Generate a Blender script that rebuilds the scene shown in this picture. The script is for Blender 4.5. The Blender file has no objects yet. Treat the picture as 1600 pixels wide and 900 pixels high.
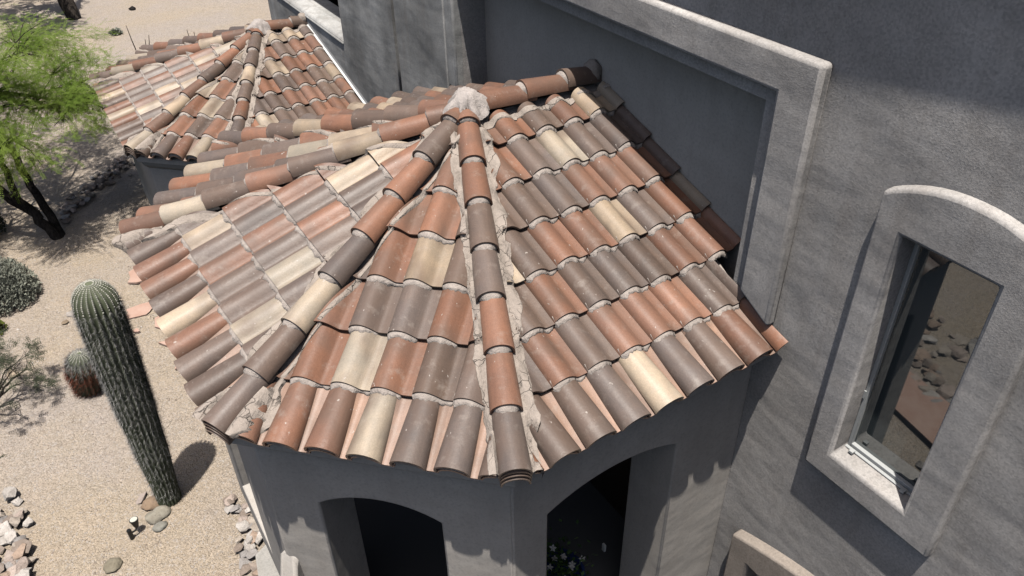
import bpy, bmesh, math, random
from mathutils import Vector, Matrix, noise
random.seed(7)
S = bpy.context.scene
COL = S.collection
GZ = -2.6                                   # ground level; z = 0 is the eave of the near turret

# ------------------------------------------------------------------ camera
CAM_LOC = Vector((-2.933, -4.031, 2.84)); YAW, PITCH, ROLL = 0.548, 0.635, -0.023
fw = Vector((math.sin(YAW)*math.cos(PITCH), math.cos(YAW)*math.cos(PITCH), -math.sin(PITCH)))
rt = Vector((math.cos(YAW), -math.sin(YAW), 0)); up = rt.cross(fw)
rt, up = rt*math.cos(ROLL)+up*math.sin(ROLL), -rt*math.sin(ROLL)+up*math.cos(ROLL)
cd = bpy.data.cameras.new('camera'); cam = bpy.data.objects.new('camera', cd); COL.objects.link(cam)
cd.sensor_width = 36.0; cd.lens = 1236.9/1600*36; cd.clip_start = 0.05; cd.clip_end = 2000
M = Matrix((( rt.x, up.x, -fw.x), (rt.y, up.y, -fw.y), (rt.z, up.z, -fw.z))).to_4x4(); M.translation = CAM_LOC
cam.matrix_world = M
S.camera = cam

# ------------------------------------------------------------------ light
LX, LY = 0.135, 0.165                        # horizontal travel of sunlight per metre of drop
sun_to = Vector((-LX, -LY, 1)).normalized()
ELEV = math.asin(sun_to.z)
W = bpy.data.worlds.new('World'); S.world = W; W.use_nodes = True
nt = W.node_tree; nt.nodes.clear()
sky = nt.nodes.new('ShaderNodeTexSky'); sky.sky_type = 'NISHITA'; sky.sun_disc = False
sky.dust_density = 3.5; sky.ozone_density = .6; sky.sun_elevation = ELEV; sky.sun_rotation = math.atan2(sun_to.x, sun_to.y)
bg = nt.nodes.new('ShaderNodeBackground'); bg.inputs['Strength'].default_value = 0.08
wo = nt.nodes.new('ShaderNodeOutputWorld')
nt.links.new(sky.outputs[0], bg.inputs[0]); nt.links.new(bg.outputs[0], wo.inputs[0])
sl = bpy.data.lights.new('sun', 'SUN'); sl.energy = 5.0; sl.angle = math.radians(0.5); sl.color = (1, 0.965, 0.91)
so = bpy.data.objects.new('sun', sl); COL.objects.link(so)
so.rotation_euler = sun_to.to_track_quat('Z', 'Y').to_euler(); so.location = (-3, -4, 20)
S.view_settings.view_transform = 'Standard'; S.view_settings.look = 'None'
S.view_settings.exposure = 0.0; S.view_settings.gamma = 1.0
S.cycles.max_bounces = 6; S.cycles.diffuse_bounces = 0

# ------------------------------------------------------------------ materials
class NB:
    def __init__(self, name):
        self.m = bpy.data.materials.new(name); self.m.use_nodes = True
        self.t = self.m.node_tree; self.b = self.t.nodes['Principled BSDF']; self.out = self.t.nodes['Material Output']
    def n(self, typ, **kw):
        x = self.t.nodes.new(typ)
        for k, v in kw.items():
            if k in x.inputs: x.inputs[k].default_value = v
            else: setattr(x, k, v)
        return x
    def l(self, a, b): self.t.links.new(a, b)
    def pos(self, world=True, scale=None):
        if world: p = self.n('ShaderNodeNewGeometry').outputs['Position']
        else: p = self.n('ShaderNodeTexCoord').outputs['Object']
        if scale:
            mp = self.n('ShaderNodeMapping'); mp.inputs['Scale'].default_value = scale; self.l(p, mp.inputs[0]); p = mp.outputs[0]
        return p
    def noise(self, p, scale, detail=3, rough=.55):
        x = self.n('ShaderNodeTexNoise'); x.inputs['Scale'].default_value = scale
        x.inputs['Detail'].default_value = detail; x.inputs['Roughness'].default_value = rough
        self.l(p, x.inputs['Vector']); return x.outputs['Fac']
    def voro(self, p, scale, feature='F1', out='Distance'):
        x = self.n('ShaderNodeTexVoronoi', feature=feature); x.inputs['Scale'].default_value = scale
        self.l(p, x.inputs['Vector']); return x.outputs[out]
    def ramp(self, f, stops):
        x = self.n('ShaderNodeValToRGB'); e = x.color_ramp.elements
        while len(e) > len(stops): e.remove(e[-1])
        while len(e) < len(stops): e.new(1)
        for q, (a, c) in zip(e, stops):
            q.position = a; q.color = (c, c, c, 1) if isinstance(c, (int, float)) else tuple(c)+(1,)
        self.l(f, x.inputs[0]); return x.outputs[0]
    def mix(self, f, a, b, mode='MIX'):
        x = self.n('ShaderNodeMix', data_type='RGBA', blend_type=mode)
        for sock, v in ((x.inputs[0], f), (x.inputs[6], a), (x.inputs[7], b)):
            if isinstance(v, (int, float)): sock.default_value = v
            elif isinstance(v, tuple): sock.default_value = v+(1,) if len(v) == 3 else v
            else: self.l(v, sock)
        return x.outputs[2]
    def math(self, op, a, b=0.0):
        x = self.n('ShaderNodeMath', operation=op)
        for s_, v in ((x.inputs[0], a), (x.inputs[1], b)):
            if isinstance(v, (int, float)): s_.default_value = v
            else: self.l(v, s_)
        return x.outputs[0]
    def bump(self, h, dist, strength=1.0, prev=None):
        x = self.n('ShaderNodeBump'); x.inputs['Distance'].default_value = dist; x.inputs['Strength'].default_value = strength
        self.l(h, x.inputs['Height'])
        if prev: self.l(prev, x.inputs['Normal'])
        return x.outputs[0]
    def done(self, col=None, rough=None, nrm=None, spec=None, metal=None):
        for k, v in (('Base Color', col), ('Roughness', rough), ('Normal', nrm), ('Specular IOR Level', spec), ('Metallic', metal)):
            if v is None: continue
            if isinstance(v, (int, float)): self.b.inputs[k].default_value = v
            elif isinstance(v, tuple): self.b.inputs[k].default_value = v+(1,)
            else: self.l(v, self.b.inputs[k])
        return self.m

def plain(name, col, rough=.6, spec=.3, metal=0):
    return NB(name).done(col, rough, None, spec, metal)

def stucco(name, col, grain=.0022, wave=.012, stain=.25, speck=.3):
    b = NB(name); p = b.pos()
    big = b.noise(p, 1.3, 4, .6); fine = b.noise(p, 55, 2, .6); mid = b.noise(p, 9, 3, .6)
    c = b.mix(b.ramp(big, [(.35, 0), (.7, 1)]), tuple(x*(1-stain*.6) for x in col), tuple(min(1, x*(1+stain*.35)) for x in col))
    c = b.mix(b.math('MULTIPLY', b.ramp(mid, [(.45, 0), (.75, 1)]), .35), c, (col[0]*.8, col[1]*.77, col[2]*.74))
    st = b.noise(b.pos(scale=(4, 4, .35)), 2.2, 4, .6)
    c = b.mix(b.math('MULTIPLY', b.ramp(st, [(.52, 0), (.75, 1)]), stain), c, (col[0]*.62, col[1]*.58, col[2]*.55))
    c = b.mix(b.math('MULTIPLY', b.ramp(fine, [(.3, 1), (.5, 0)]), .35), c, tuple(x*.6 for x in col))
    rp = b.n('ShaderNodeMapping'); rp.inputs['Rotation'].default_value = (math.radians(35), 0, 0); rp.inputs['Scale'].default_value = (1, .7, 1.5)
    b.l(p, rp.inputs[0])
    n1 = b.bump(b.noise(rp.outputs[0], 3.0, 2, .5), wave, 1.0)
    vc = b.n('ShaderNodeTexVoronoi'); vc.inputs['Scale'].default_value = 105; b.l(p, vc.inputs['Vector'])
    sc = b.n('ShaderNodeSeparateColor'); b.l(vc.outputs['Color'], sc.inputs[0])
    c = b.mix(speck, c, b.mix(1.0, c, b.ramp(sc.outputs[0], [(0, .62), (.5, 1.0), (1, 1.25)]), 'MULTIPLY'))
    gr = b.math('ADD', b.noise(p, 130, 5, .8), b.math('MULTIPLY', vc.outputs['Distance'], .3))
    gr = b.math('MULTIPLY', gr, b.ramp(b.noise(p, 2.1, 3, .6), [(.3, .45), (.7, 1.35)]))
    n2 = b.bump(gr, grain, 1.0, n1)
    return b.done(c, .92, n2, .12)

M_WALL = stucco('grey_stucco', (.55, .515, .485), grain=.0016, wave=.013, stain=.45, speck=.38)
M_TUR = stucco('turret_stucco', (.56, .515, .465), grain=.0009, wave=.009, stain=.2, speck=.10)
M_FAR = stucco('weathered_stucco', (.50, .49, .47), grain=.002, wave=.012, stain=.85, speck=.3)
M_TAN = stucco('tan_stucco', (.42, .36, .31), grain=.003, wave=.006)

def clay(name):
    b = NB(name); oi = b.n('ShaderNodeObjectInfo'); col = oi.outputs['Color']; rnd = oi.outputs['Random']
    base = b.pos(False)
    off = b.n('ShaderNodeVectorMath', operation='ADD'); cmb = b.n('ShaderNodeCombineXYZ')
    r1 = b.math('MULTIPLY', rnd, 37.0); r2 = b.math('MULTIPLY', rnd, 91.0)
    b.l(r1, cmb.inputs[0]); b.l(r2, cmb.inputs[1]); b.l(r1, cmb.inputs[2])
    b.l(base, off.inputs[0]); b.l(cmb.outputs[0], off.inputs[1]); p = off.outputs[0]
    lo = b.noise(p, 5.5, 2, .5); mid = b.noise(p, 26, 4, .6); hi = b.noise(p, 170, 2, .5)
    c = b.mix(b.math('MULTIPLY', b.ramp(lo, [(.38, 0), (.66, 1)]), .55), col, b.mix(1.0, col, (.74, .80, .88), 'MULTIPLY'))
    c = b.mix(b.math('MULTIPLY', b.ramp(mid, [(.4, 0), (.7, 1)]), .35), c, b.mix(1.0, c, (1.28, 1.22, 1.18), 'MULTIPLY'))
    c = b.mix(.5, c, b.mix(1.0, c, b.ramp(hi, [(.25, .72), (.75, 1.22)]), 'MULTIPLY'))
    br = b.math('ADD', b.math('MULTIPLY', rnd, .36), .82)
    cb = b.n('ShaderNodeCombineColor')
    for i in range(3): b.l(br, cb.inputs[i])
    c = b.mix(1.0, c, cb.outputs[0], 'MULTIPLY')
    st = b.n('ShaderNodeMapping'); st.inputs['Scale'].default_value = (34, 2.2, 20); b.l(p, st.inputs[0])
    fire = b.n('ShaderNodeMapping'); fire.inputs['Scale'].default_value = (5, 3.2, 5); b.l(p, fire.inputs[0])
    c = b.mix(b.math('MULTIPLY', b.ramp(b.noise(fire.outputs[0], 1.0, 2, .5), [(.46, 0), (.66, 1)]), .62), c, (.165, .112, .085))
    c = b.mix(b.math('MULTIPLY', b.ramp(b.noise(st.outputs[0], 1.0, 3, .6), [(.5, 0), (.75, 1)]), .30), c, b.mix(1.0, c, (1.45, 1.42, 1.40), 'MULTIPLY'))
    c = b.mix(b.math('MULTIPLY', b.ramp(b.noise(st.outputs[0], .6, 3, .6), [(.25, 1), (.45, 0)]), .35), c, b.mix(1.0, c, (.62, .60, .60), 'MULTIPLY'))
    # mortar dust and splashes
    dust = b.ramp(b.noise(p, 12, 5, .7), [(.56, 0), (.80, 1)])
    c = b.mix(b.math('MULTIPLY', dust, .45), c, (.44, .38, .33))
    sp = b.n('ShaderNodeMapping'); sp.inputs['Scale'].default_value = (1, .6, 1); sp.inputs['Rotation'].default_value = (0, 0, .5); b.l(p, sp.inputs[0])
    dot = b.ramp(b.noise(sp.outputs[0], 46, 2, .5), [(.73, 0), (.755, 1)])
    c = b.mix(b.math('MULTIPLY', dot, .75), c, (.52, .46, .41))
    nb = b.bump(b.noise(p, 60, 4, .6), .0016, .8)
    return b.done(c, b.ramp(lo, [(.3, .46), (.7, .53)]), nb, .5)
M_CLAY = clay('fired_clay')

def mortar(name, col, crack=True):
    b = NB(name); p = b.pos()
    a = b.noise(p, 9, 5, .65); f = b.noise(p, 75, 4, .65)
    c = b.mix(b.ramp(a, [(.3, 0), (.7, 1)]), tuple(x*.72 for x in col), col)
    c = b.mix(b.math('MULTIPLY', b.ramp(f, [(.3, 1), (.5, 0)]), .35), c, tuple(x*.5 for x in col))
    n = b.bump(f, .006, .9); n = b.bump(b.noise(p, 18, 4, .6), .014, .8, n)
    if crack:
        w = b.n('ShaderNodeVectorMath', operation='ADD'); nn = b.n('ShaderNodeTexNoise'); nn.inputs['Scale'].default_value = 14
        b.l(p, nn.inputs['Vector']); sc = b.n('ShaderNodeVectorMath', operation='SCALE'); sc.inputs['Scale'].default_value = .06
        b.l(nn.outputs['Color'], sc.inputs[0]); b.l(p, w.inputs[0]); b.l(sc.outputs[0], w.inputs[1])
        v = b.voro(w.outputs[0], 13, 'DISTANCE_TO_EDGE')
        line = b.math('MULTIPLY', b.ramp(v, [(.0, 1), (.028, 0)]), b.ramp(b.noise(p, 5, 2), [(.48, 0), (.56, 1)]))
        c = b.mix(b.math('MULTIPLY', line, .8), c, (.10, .085, .075))
        n = b.bump(b.math('SUBTRACT', 1.0, line), .008, .8, n)
    return b.done(c, .95, n, .1)
M_MORT = mortar('pale_mortar', (.47, .40, .345))
M_WHITE = mortar('white_mortar', (.55, .49, .455), False)
M_BEAD = mortar('bead_mortar', (.53, .46, .41), False)

def sand():
    b = NB('desert_sand'); p = b.pos()
    big = b.noise(p, .55, 4, .6); mid = b.noise(p, 3.5, 4, .65)
    c = b.mix(b.ramp(big, [(.38, 0), (.62, 1)]), (.46, .392, .34), (.485, .395, .30))
    c = b.mix(b.math('MULTIPLY', b.ramp(mid, [(.4, 0), (.7, 1)]), .5), c, (.45, .38, .295))
    v = b.n('ShaderNodeTexVoronoi'); v.inputs['Scale'].default_value = 78; b.l(p, v.inputs['Vector'])
    v2 = b.n('ShaderNodeTexVoronoi'); v2.inputs['Scale'].default_value = 165; b.l(p, v2.inputs['Vector'])
    g1 = b.n('ShaderNodeSeparateColor'); b.l(v.outputs['Color'], g1.inputs[0])
    g2 = b.n('ShaderNodeSeparateColor'); b.l(v2.outputs['Color'], g2.inputs[0])
    c = b.mix(.55, c, b.mix(1.0, c, b.ramp(g1.outputs[0], [(0, .66), (.5, 1.0), (1, 1.28)]), 'MULTIPLY'))
    c = b.mix(.45, c, b.mix(1.0, c, b.ramp(g2.outputs[1], [(0, .55), (.6, 1.0), (1, 1.35)]), 'MULTIPLY'))
    c = b.mix(b.math('MULTIPLY', b.ramp(g1.outputs[1], [(.86, 0), (.9, 1)]), .5), c, (.50, .46, .43))
    h = b.math('ADD', b.math('MULTIPLY', v.outputs['Distance'], -1.0), b.math('MULTIPLY', v2.outputs['Distance'], -.5))
    n = b.bump(h, .012, .9); n = b.bump(b.noise(p, 5, 5, .65), .06, .7, n)
    return b.done(c, .95, n, .1)
M_SAND = sand()

def rockmat():
    b = NB('desert_rock'); oi = b.n('ShaderNodeObjectInfo'); p = b.pos()
    c = b.mix(b.ramp(b.noise(p, 14, 5, .65), [(.3, 0), (.7, 1)]), b.mix(1.0, oi.outputs['Color'], (.66, .64, .62), 'MULTIPLY'), oi.outputs['Color'])
    c = b.mix(b.math('MULTIPLY', b.ramp(b.noise(p, 60, 3), [(.55, 0), (.7, 1)]), .4), c, (.12, .10, .09))
    return b.done(c, .9, b.bump(b.noise(p, 35, 5, .7), .012, 1), .15)
M_ROCK = rockmat()

def greens(name, c1, c2, scale=6, transl=.35):
    b = NB(name); p = b.pos()
    c = b.mix(b.ramp(b.noise(p, scale, 3), [(.35, 0), (.65, 1)]), c1, c2)
    b.done(c, .6, None, .2)
    tr = b.n('ShaderNodeBsdfTranslucent'); b.l(c, tr.inputs[0])
    mx = b.n('ShaderNodeMixShader'); mx.inputs[0].default_value = transl
    b.l(b.b.outputs[0], mx.inputs[1]); b.l(tr.outputs[0], mx.inputs[2]); b.l(mx.outputs[0], b.out.inputs[0])
    return b.m
M_LEAF = greens('mesquite_leaf', (.15, .25, .035), (.28, .38, .075), 2.5, .5)
M_SAGE = greens('sage_leaf', (.28, .29, .235), (.40, .41, .33), 5, .2)
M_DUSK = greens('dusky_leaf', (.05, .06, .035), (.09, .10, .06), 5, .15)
M_LIME = greens('lime_leaf', (.13, .16, .03), (.19, .21, .05), 5, .3)
def bark():
    b = NB('dark_bark'); p = b.pos(scale=(1, 1, .35))
    f = b.noise(p, 38, 5, .7)
    return b.done(b.mix(b.ramp(f, [(.35, 0), (.65, 1)]), (.022, .018, .015), (.085, .070, .058)), .95, b.bump(f, .02, 1), .1)
M_BARK = bark()
M_TWIG = plain('grey_twig', (.10, .08, .065), .9, .1)

# ------------------------------------------------------------------ helpers
def link(o, parent=None, loc=None):
    COL.objects.link(o)
    if parent is not None: o.parent = parent
    if loc is not None: o.location = loc
    return o
def mesh(name, v, f, mat, smooth=True, angle=35, mats=None, mi=None):
    me = bpy.data.meshes.new(name); me.from_pydata([tuple(x) for x in v], [], f); me.validate(clean_customdata=False)
    for m in (mats or [mat]): me.materials.append(m)
    if mi: me.polygons.foreach_set('material_index', mi)
    if smooth:
        me.polygons.foreach_set('use_smooth', [True]*len(me.polygons)); me.set_sharp_from_angle(angle=math.radians(angle))
    me.update(); return me
def part(name, v, f, mat, root, smooth=True, angle=35, bevel=0, fix=True):
    """a mesh given in world coordinates, parented to an unrotated root"""
    me = mesh(name, v, f, mat, smooth, angle)
    if fix:
        bm = bmesh.new(); bm.from_mesh(me); bmesh.ops.recalc_face_normals(bm, faces=bm.faces); bm.to_mesh(me); bm.free()
        if smooth: me.set_sharp_from_angle(angle=math.radians(angle))
    o = bpy.data.objects.new(name, me); link(o, root)
    p = root; off = Vector((0, 0, 0))
    while p is not None: off += p.location; p = p.parent
    o.location = -off
    if bevel:
        md = o.modifiers.new('bevel', 'BEVEL'); md.width = bevel; md.segments = 3; md.limit_method = 'ANGLE'; md.angle_limit = math.radians(40)
    return o
def empty(name, loc, label, cat, group=None):
    o = bpy.data.objects.new(name, None); COL.objects.link(o); o.location = loc; o.empty_display_size = .2
    o['label'] = label; o['category'] = cat
    if group: o['group'] = group
    return o
def tag(o, label, cat, group=None):
    o['label'] = label; o['category'] = cat
    if group: o['group'] = group
    return o
class MB:
    def __init__(s): s.v = []; s.f = []
    def add(s, v, f):
        k = len(s.v); s.v += [Vector(x) for x in v]; s.f += [tuple(i+k for i in q) for q in f]; return s
    def box(s, a, b):
        x0, y0, z0 = a; x1, y1, z1 = b
        return s.add([(x0,y0,z0),(x1,y0,z0),(x1,y1,z0),(x0,y1,z0),(x0,y0,z1),(x1,y0,z1),(x1,y1,z1),(x0,y1,z1)],
                     [(0,3,2,1),(4,5,6,7),(0,1,5,4),(1,2,6,5),(2,3,7,6),(3,0,4,7)])
    def prism(s, pts, d):
        n = len(pts); d = Vector(d); p = [Vector(x) for x in pts]
        return s.add(p+[x+d for x in p], [tuple(range(n)), tuple(range(2*n-1, n-1, -1))]+[(i, (i+1) % n, n+(i+1) % n, n+i) for i in range(n)])
    def tube(s, pts, rad, n=6, caps=True):
        pts = [Vector(p) for p in pts]; rings = []
        for i, p in enumerate(pts):
            t = (pts[min(i+1, len(pts)-1)]-pts[max(i-1, 0)]).normalized()
            a = t.orthogonal().normalized() if i == 0 else (a-t*a.dot(t)).normalized()
            b = t.cross(a); r = rad[i] if isinstance(rad, (list, tuple)) else rad
            rings.append([p+(a*math.cos(2*math.pi*k/n)+b*math.sin(2*math.pi*k/n))*r for k in range(n)])
        v = [q for r in rings for q in r]; f = []
        for i in range(len(pts)-1):
            for k in range(n): f.append((i*n+k, i*n+(k+1) % n, (i+1)*n+(k+1) % n, (i+1)*n+k))
        if caps: f += [tuple(range(n-1, -1, -1)), tuple(range((len(pts)-1)*n, len(pts)*n))]
        return s.add(v, f)
def grid_faces(nu, nv): return [(j*nu+i, j*nu+i+1, (j+1)*nu+i+1, (j+1)*nu+i) for j in range(nv-1) for i in range(nu-1)]

# ------------------------------------------------------------------ ground
def fbm(x, y, s): return noise.fractal(Vector((x*s, y*s, 3.3)), 1.0, 2.0, 4)
gx = [-400, -120, -40, -16] + [-9+.3*i for i in range(50)] + [12, 40, 120, 400]
gy = [-400, -120, -40, -12] + [-6+.3*i for i in range(92)] + [30, 60, 140, 400]
gv = []
for y in gy:
    for x in gx:
        near = 1 if abs(x) < 10 and -7 < y < 24 else 0
        z = GZ + (.035*fbm(x, y, .5) + .02*fbm(x, y, 1.7))*near
        if x > -1 and y < 8: z = GZ-.03
        gv.append((x, y, z))
me = mesh('ground', gv, grid_faces(len(gx), len(gy)), M_SAND, True, 180)
g = bpy.data.objects.new('ground', me); COL.objects.link(g); g['kind'] = 'structure'
def gz(x, y):
    return GZ + (.035*fbm(x, y, .5) + .02*fbm(x, y, 1.7)) if not (x > -1 and y < 8) else GZ-.03

# ------------------------------------------------------------------ house: main wall with niche and windows
house = empty('house', (2, -2, GZ), 'grey stucco house with a raised niche surround and a tall window', 'house')
Y0, Y1, ZT = -9.0, 1.45, 3.2
def holed_sheet(x, ys, zs, holes, depth):
    """front faces of a wall in the plane x with rectangular holes and their reveals"""
    mb = MB()
    ys = sorted(set(ys+[h[i] for h in holes for i in (0, 1)])); zs = sorted(set(zs+[h[i] for h in holes for i in (2, 3)]))
    inside = lambda y, z: any(h[0] < y < h[1] and h[2] < z < h[3] for h in holes)
    idx = {(i, j): i*len(zs)+j for i in range(len(ys)) for j in range(len(zs))}
    mb.add([(x, y, z) for y in ys for z in zs], [(idx[i, j], idx[i+1, j], idx[i+1, j+1], idx[i, j+1]) for i in range(len(ys)-1) for j in range(len(zs)-1)
            if not inside((ys[i]+ys[i+1])/2, (zs[j]+zs[j+1])/2)])
    for y0, y1, z0, z1 in holes:
        c = [(y0, z0), (y1, z0), (y1, z1), (y0, z1)]
        for k in range(4):
            (ya, za), (yb, zb) = c[k], c[(k+1) % 4]
            mb.add([(x, ya, za), (x, yb, zb), (x+depth, yb, zb), (x+depth, ya, za)], [(0, 1, 2, 3)])
    return mb
WIN = (-2.945, -2.47, -.39, 1.0); LOW = (-3.35, -2.14, GZ, -1.66); NICHE = (-1.615, 1.45, -.6, 1.285)
mb = holed_sheet(0.0, [Y0, Y1], [GZ-.2, ZT], [WIN, LOW, NICHE], .22)
o = part('main_wall', mb.v, mb.f, M_WALL, house, False, fix=False)
mb = MB(); mb.add([(.22, -2.0, -.6), (.22, 1.9, -.6), (.22, 1.9, 1.5), (.22, -2.0, 1.5)], [(0, 1, 2, 3)])
part('niche_back', mb.v, mb.f, M_TUR, house, False)
mb = MB().box((.36, Y0, GZ-.2), (7, 2.57, ZT)); part('house_body', mb.v, mb.f, M_WALL, house, False)
# shade-casting cornice above the picture: its lip follows the shadow line on the wall
LIP = lambda y: LX*(3.2-(1.444-.148*(y+1.927)))
mb = MB(); ys = [Y0, -6, -4, -3, -2, -1, 0, 1, 2, 2.57]
v = [(-LIP(y), y, 3.2) for y in ys]+[(-LIP(y), y, 3.42) for y in ys]+[(7, y, 3.42) for y in ys]+[(7, y, 3.203) for y in ys]
n = len(ys); f = []
for r in range(4):
    for i in range(n-1): f.append((r*n+i, r*n+i+1, ((r+1) % 4)*n+i+1, ((r+1) % 4)*n+i))
f += [(0, n, 2*n, 3*n), (n-1, 4*n-1, 3*n-1, 2*n-1)]
mb.add(v, f); part('cornice', mb.v, mb.f, M_WALL, house, False)
# raised band round the niche
mb = MB()
bo = [(-1.945, .12), (-1.945, 1.572), (2.02, 1.572), (2.02, 1.372), (-1.712, 1.372), (-1.712, .24)]
mb.prism([(-.07, y, z) for y, z in bo], (.075, 0, 0))
part('niche_band', mb.v, mb.f, M_WALL, house, True, 30, bevel=.022)
# pier on the left of the niche
mb = MB().box((-.07, 1.452, .31), (.35, 1.60, 1.370)); mb.box((-.07, 1.60, GZ-.2), (.35, 2.57, 1.370)); mb.box((-.075, 1.7, 1.3735), (.35, 2.57, 3.2)); mb.box((0.002, 1.453, GZ-.2), (.348, 1.598, .308))
mb.box((.002, 1.453, 1.576), (.349, 1.699, 3.2))
part('pier', mb.v, mb.f, M_FAR, house, True, 30, bevel=.018)
# window: surround, frame, glass
YC = -2.73
def eyebrow(y0, y1, zb, zs, zc, n=14, ex=2.2):
    p = [(y0, zb), (y0, zs)]
    for i in range(1, n):
        t = i/n; y = y0+(y1-y0)*t; p.append((y, zs+(zc-zs)*(1-abs(2*t-1)**ex)))
    return p+[(y1, zs), (y1, zb)]
def ring(outer, hole, x0, x1):
    """surround: outer outline (y,z) round a rectangular hole, extruded from x0 to x1"""
    ya, yb, za, zb = hole; out = outer; mb = MB()
    # bridge: match every outer vertex with a point of the hole outline
    def near(y, z):
        return (min(max(y, ya), yb), min(max(z, za), zb))
    inn = []
    for y, z in out:
        yy, zz = near(y, z)
        inn.append((yy, zz))
    n = len(out)
    V = [(x0, y, z) for y, z in out]+[(x0, y, z) for y, z in inn]+[(x1, y, z) for y, z in out]+[(x1, y, z) for y, z in inn]
    F = []
    for i in range(n):
        j = (i+1) % n
        F.append((i, j, n+j, n+i)); F.append((i, 2*n+i, 2*n+j, j))
        if (Vector(V[n+i])-Vector(V[n+j])).length > 1e-5: F.append((n+i, n+j, 3*n+j, 3*n+i))
    mb.add(V, F); return mb
def surround(name, outer, hole, px, mat, parent, bev):
    mb = ring(outer, hole, -px, .215)
    me = mesh(name, mb.v, mb.f, mat, True, 30)
    bm = bmesh.new(); bm.from_mesh(me); bmesh.ops.remove_doubles(bm, verts=bm.verts, dist=1e-5); bmesh.ops.recalc_face_normals(bm, faces=bm.faces); bm.to_mesh(me); bm.free()
    me.polygons.foreach_set('use_smooth', [True]*len(me.polygons)); me.set_sharp_from_angle(angle=math.radians(30))
    o = bpy.data.objects.new(name, me); link(o, parent); off = Vector(); p = parent
    while p is not None: off += p.location; p = p.parent
    o.location = -off
    md = o.modifiers.new('bevel', 'BEVEL'); md.width = bev; md.segments = 3; md.limit_method = 'ANGLE'; md.angle_limit = math.radians(38)
    return o
hole = (-2.925, -2.492, -.372, .985)
out = eyebrow(-3.11, -2.352, -.545, 1.15, 1.262)
out2 = out[:-1]+[(-2.352, -.372), (-2.352, -.545), (-2.5, -.545), (-2.9, -.545)]
out2 = [(-3.11, -.372)]+[(-3.11, .985)]+out[1:-1]+[(-2.352, .985), (-2.352, -.372), (-2.352, -.545), (-3.11, -.545)]
M_FRAME = plain('white_vinyl', (.50, .51, .50), .45, .4)
M_DARKROOM = plain('interior_shade', (.012, .015, .017), .8, .1)  # shade of the unlit rooms, put into a near-black colour
def glassmat():
    b = NB('window_glass'); b.done((.062, .074, .077), .03, None, .5)
    gl = b.n('ShaderNodeBsdfGlossy'); gl.inputs['Roughness'].default_value = .015; gl.inputs['Color'].default_value = (.60, .63, .63, 1)
    lw = b.n('ShaderNodeFresnel'); lw.inputs['IOR'].default_value = 2.4
    mx = b.n('ShaderNodeMixShader'); b.l(lw.outputs[0], mx.inputs[0]); b.l(b.b.outputs[0], mx.inputs[1]); b.l(gl.outputs[0], mx.inputs[2])
    b.l(mx.outputs[0], b.out.inputs[0]); return b.m
M_GLASS = glassmat()
win = surround('window', out2, hole, .052, M_WALL, house, .02)
ya, yb, za, zb = hole
fr = MB()
t, w = .045, .022
for a, b_ in (((.075, ya, za+.001), (.12, ya+w, zb)), ((.075, yb-w, za+.001), (.12, yb, zb)), ((.075, ya+w, za+.001), (.12, yb-w, za+w+.01)), ((.075, ya+w, zb-w), (.12, yb-w, zb))):
    fr.box(a, b_)
fr.box((.055, ya, za+.0015), (.0745, yb, za+.012))
part('window_frame', fr.v, fr.f, M_FRAME, win, True, 30, bevel=.004)
mb = MB().box((.098, ya+w, za+w+.01), (.104, yb-w, zb-w)); part('window_pane', mb.v, mb.f, M_GLASS, win, False)
mb = MB().box((.125, ya-.01, za-.01), (.13, yb+.01, zb+.01)); part('unlit_backing', mb.v, mb.f, M_DARKROOM, win, False)
for q in ((.05, yb-.055, za+.012), (.05, ya+.07, za+.012)):
    mb = MB().box((q[0]-.02, q[1]-.012, q[2]), (q[0]+.004, q[1]+.012, q[2]+.014)); part('weep_clip', mb.v, mb.f, M_FRAME, win, False)
mb = MB().box((.068, yb-.012, -.02), (.0745, yb-.001, .03)); part('window_latch', mb.v, mb.f, M_FRAME, win, False)
# lower window surround
h2 = (-3.28, -2.20, GZ-.1, -1.70)
o3 = [(-3.44, GZ-.1), (-3.44, -1.70)]+eyebrow(-3.44, -2.035, GZ, -1.545, -1.34, 14, 1.45)[1:-1]+[(-2.035, -1.70), (-2.035, GZ-.1)]
low = surround('lower_window', o3, h2, .075, M_TAN, house, .018)
mb = MB()
for a, b_ in (((.06, -3.28, GZ), (.12, -3.21, -1.70)), ((.06, -2.27, GZ), (.12, -2.20, -1.70)), ((.06, -3.21, -1.76), (.12, -2.27, -1.70)), ((.06, -2.76, GZ), (.12, -2.72, -1.76))): mb.box(a, b_)
part('window_frame', mb.v, mb.f, M_FRAME, low, True, 30, bevel=.004)
mb = MB().box((.098, -3.21, GZ), (.104, -2.76, -1.76)).box((.098, -2.72, GZ), (.104, -2.27, -1.76)); part('window_pane', mb.v, mb.f, M_GLASS, low, False)
mb = MB().box((.125, -3.29, GZ), (.13, -2.19, -1.69)); part('unlit_backing', mb.v, mb.f, M_DARKROOM, low, False)
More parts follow.
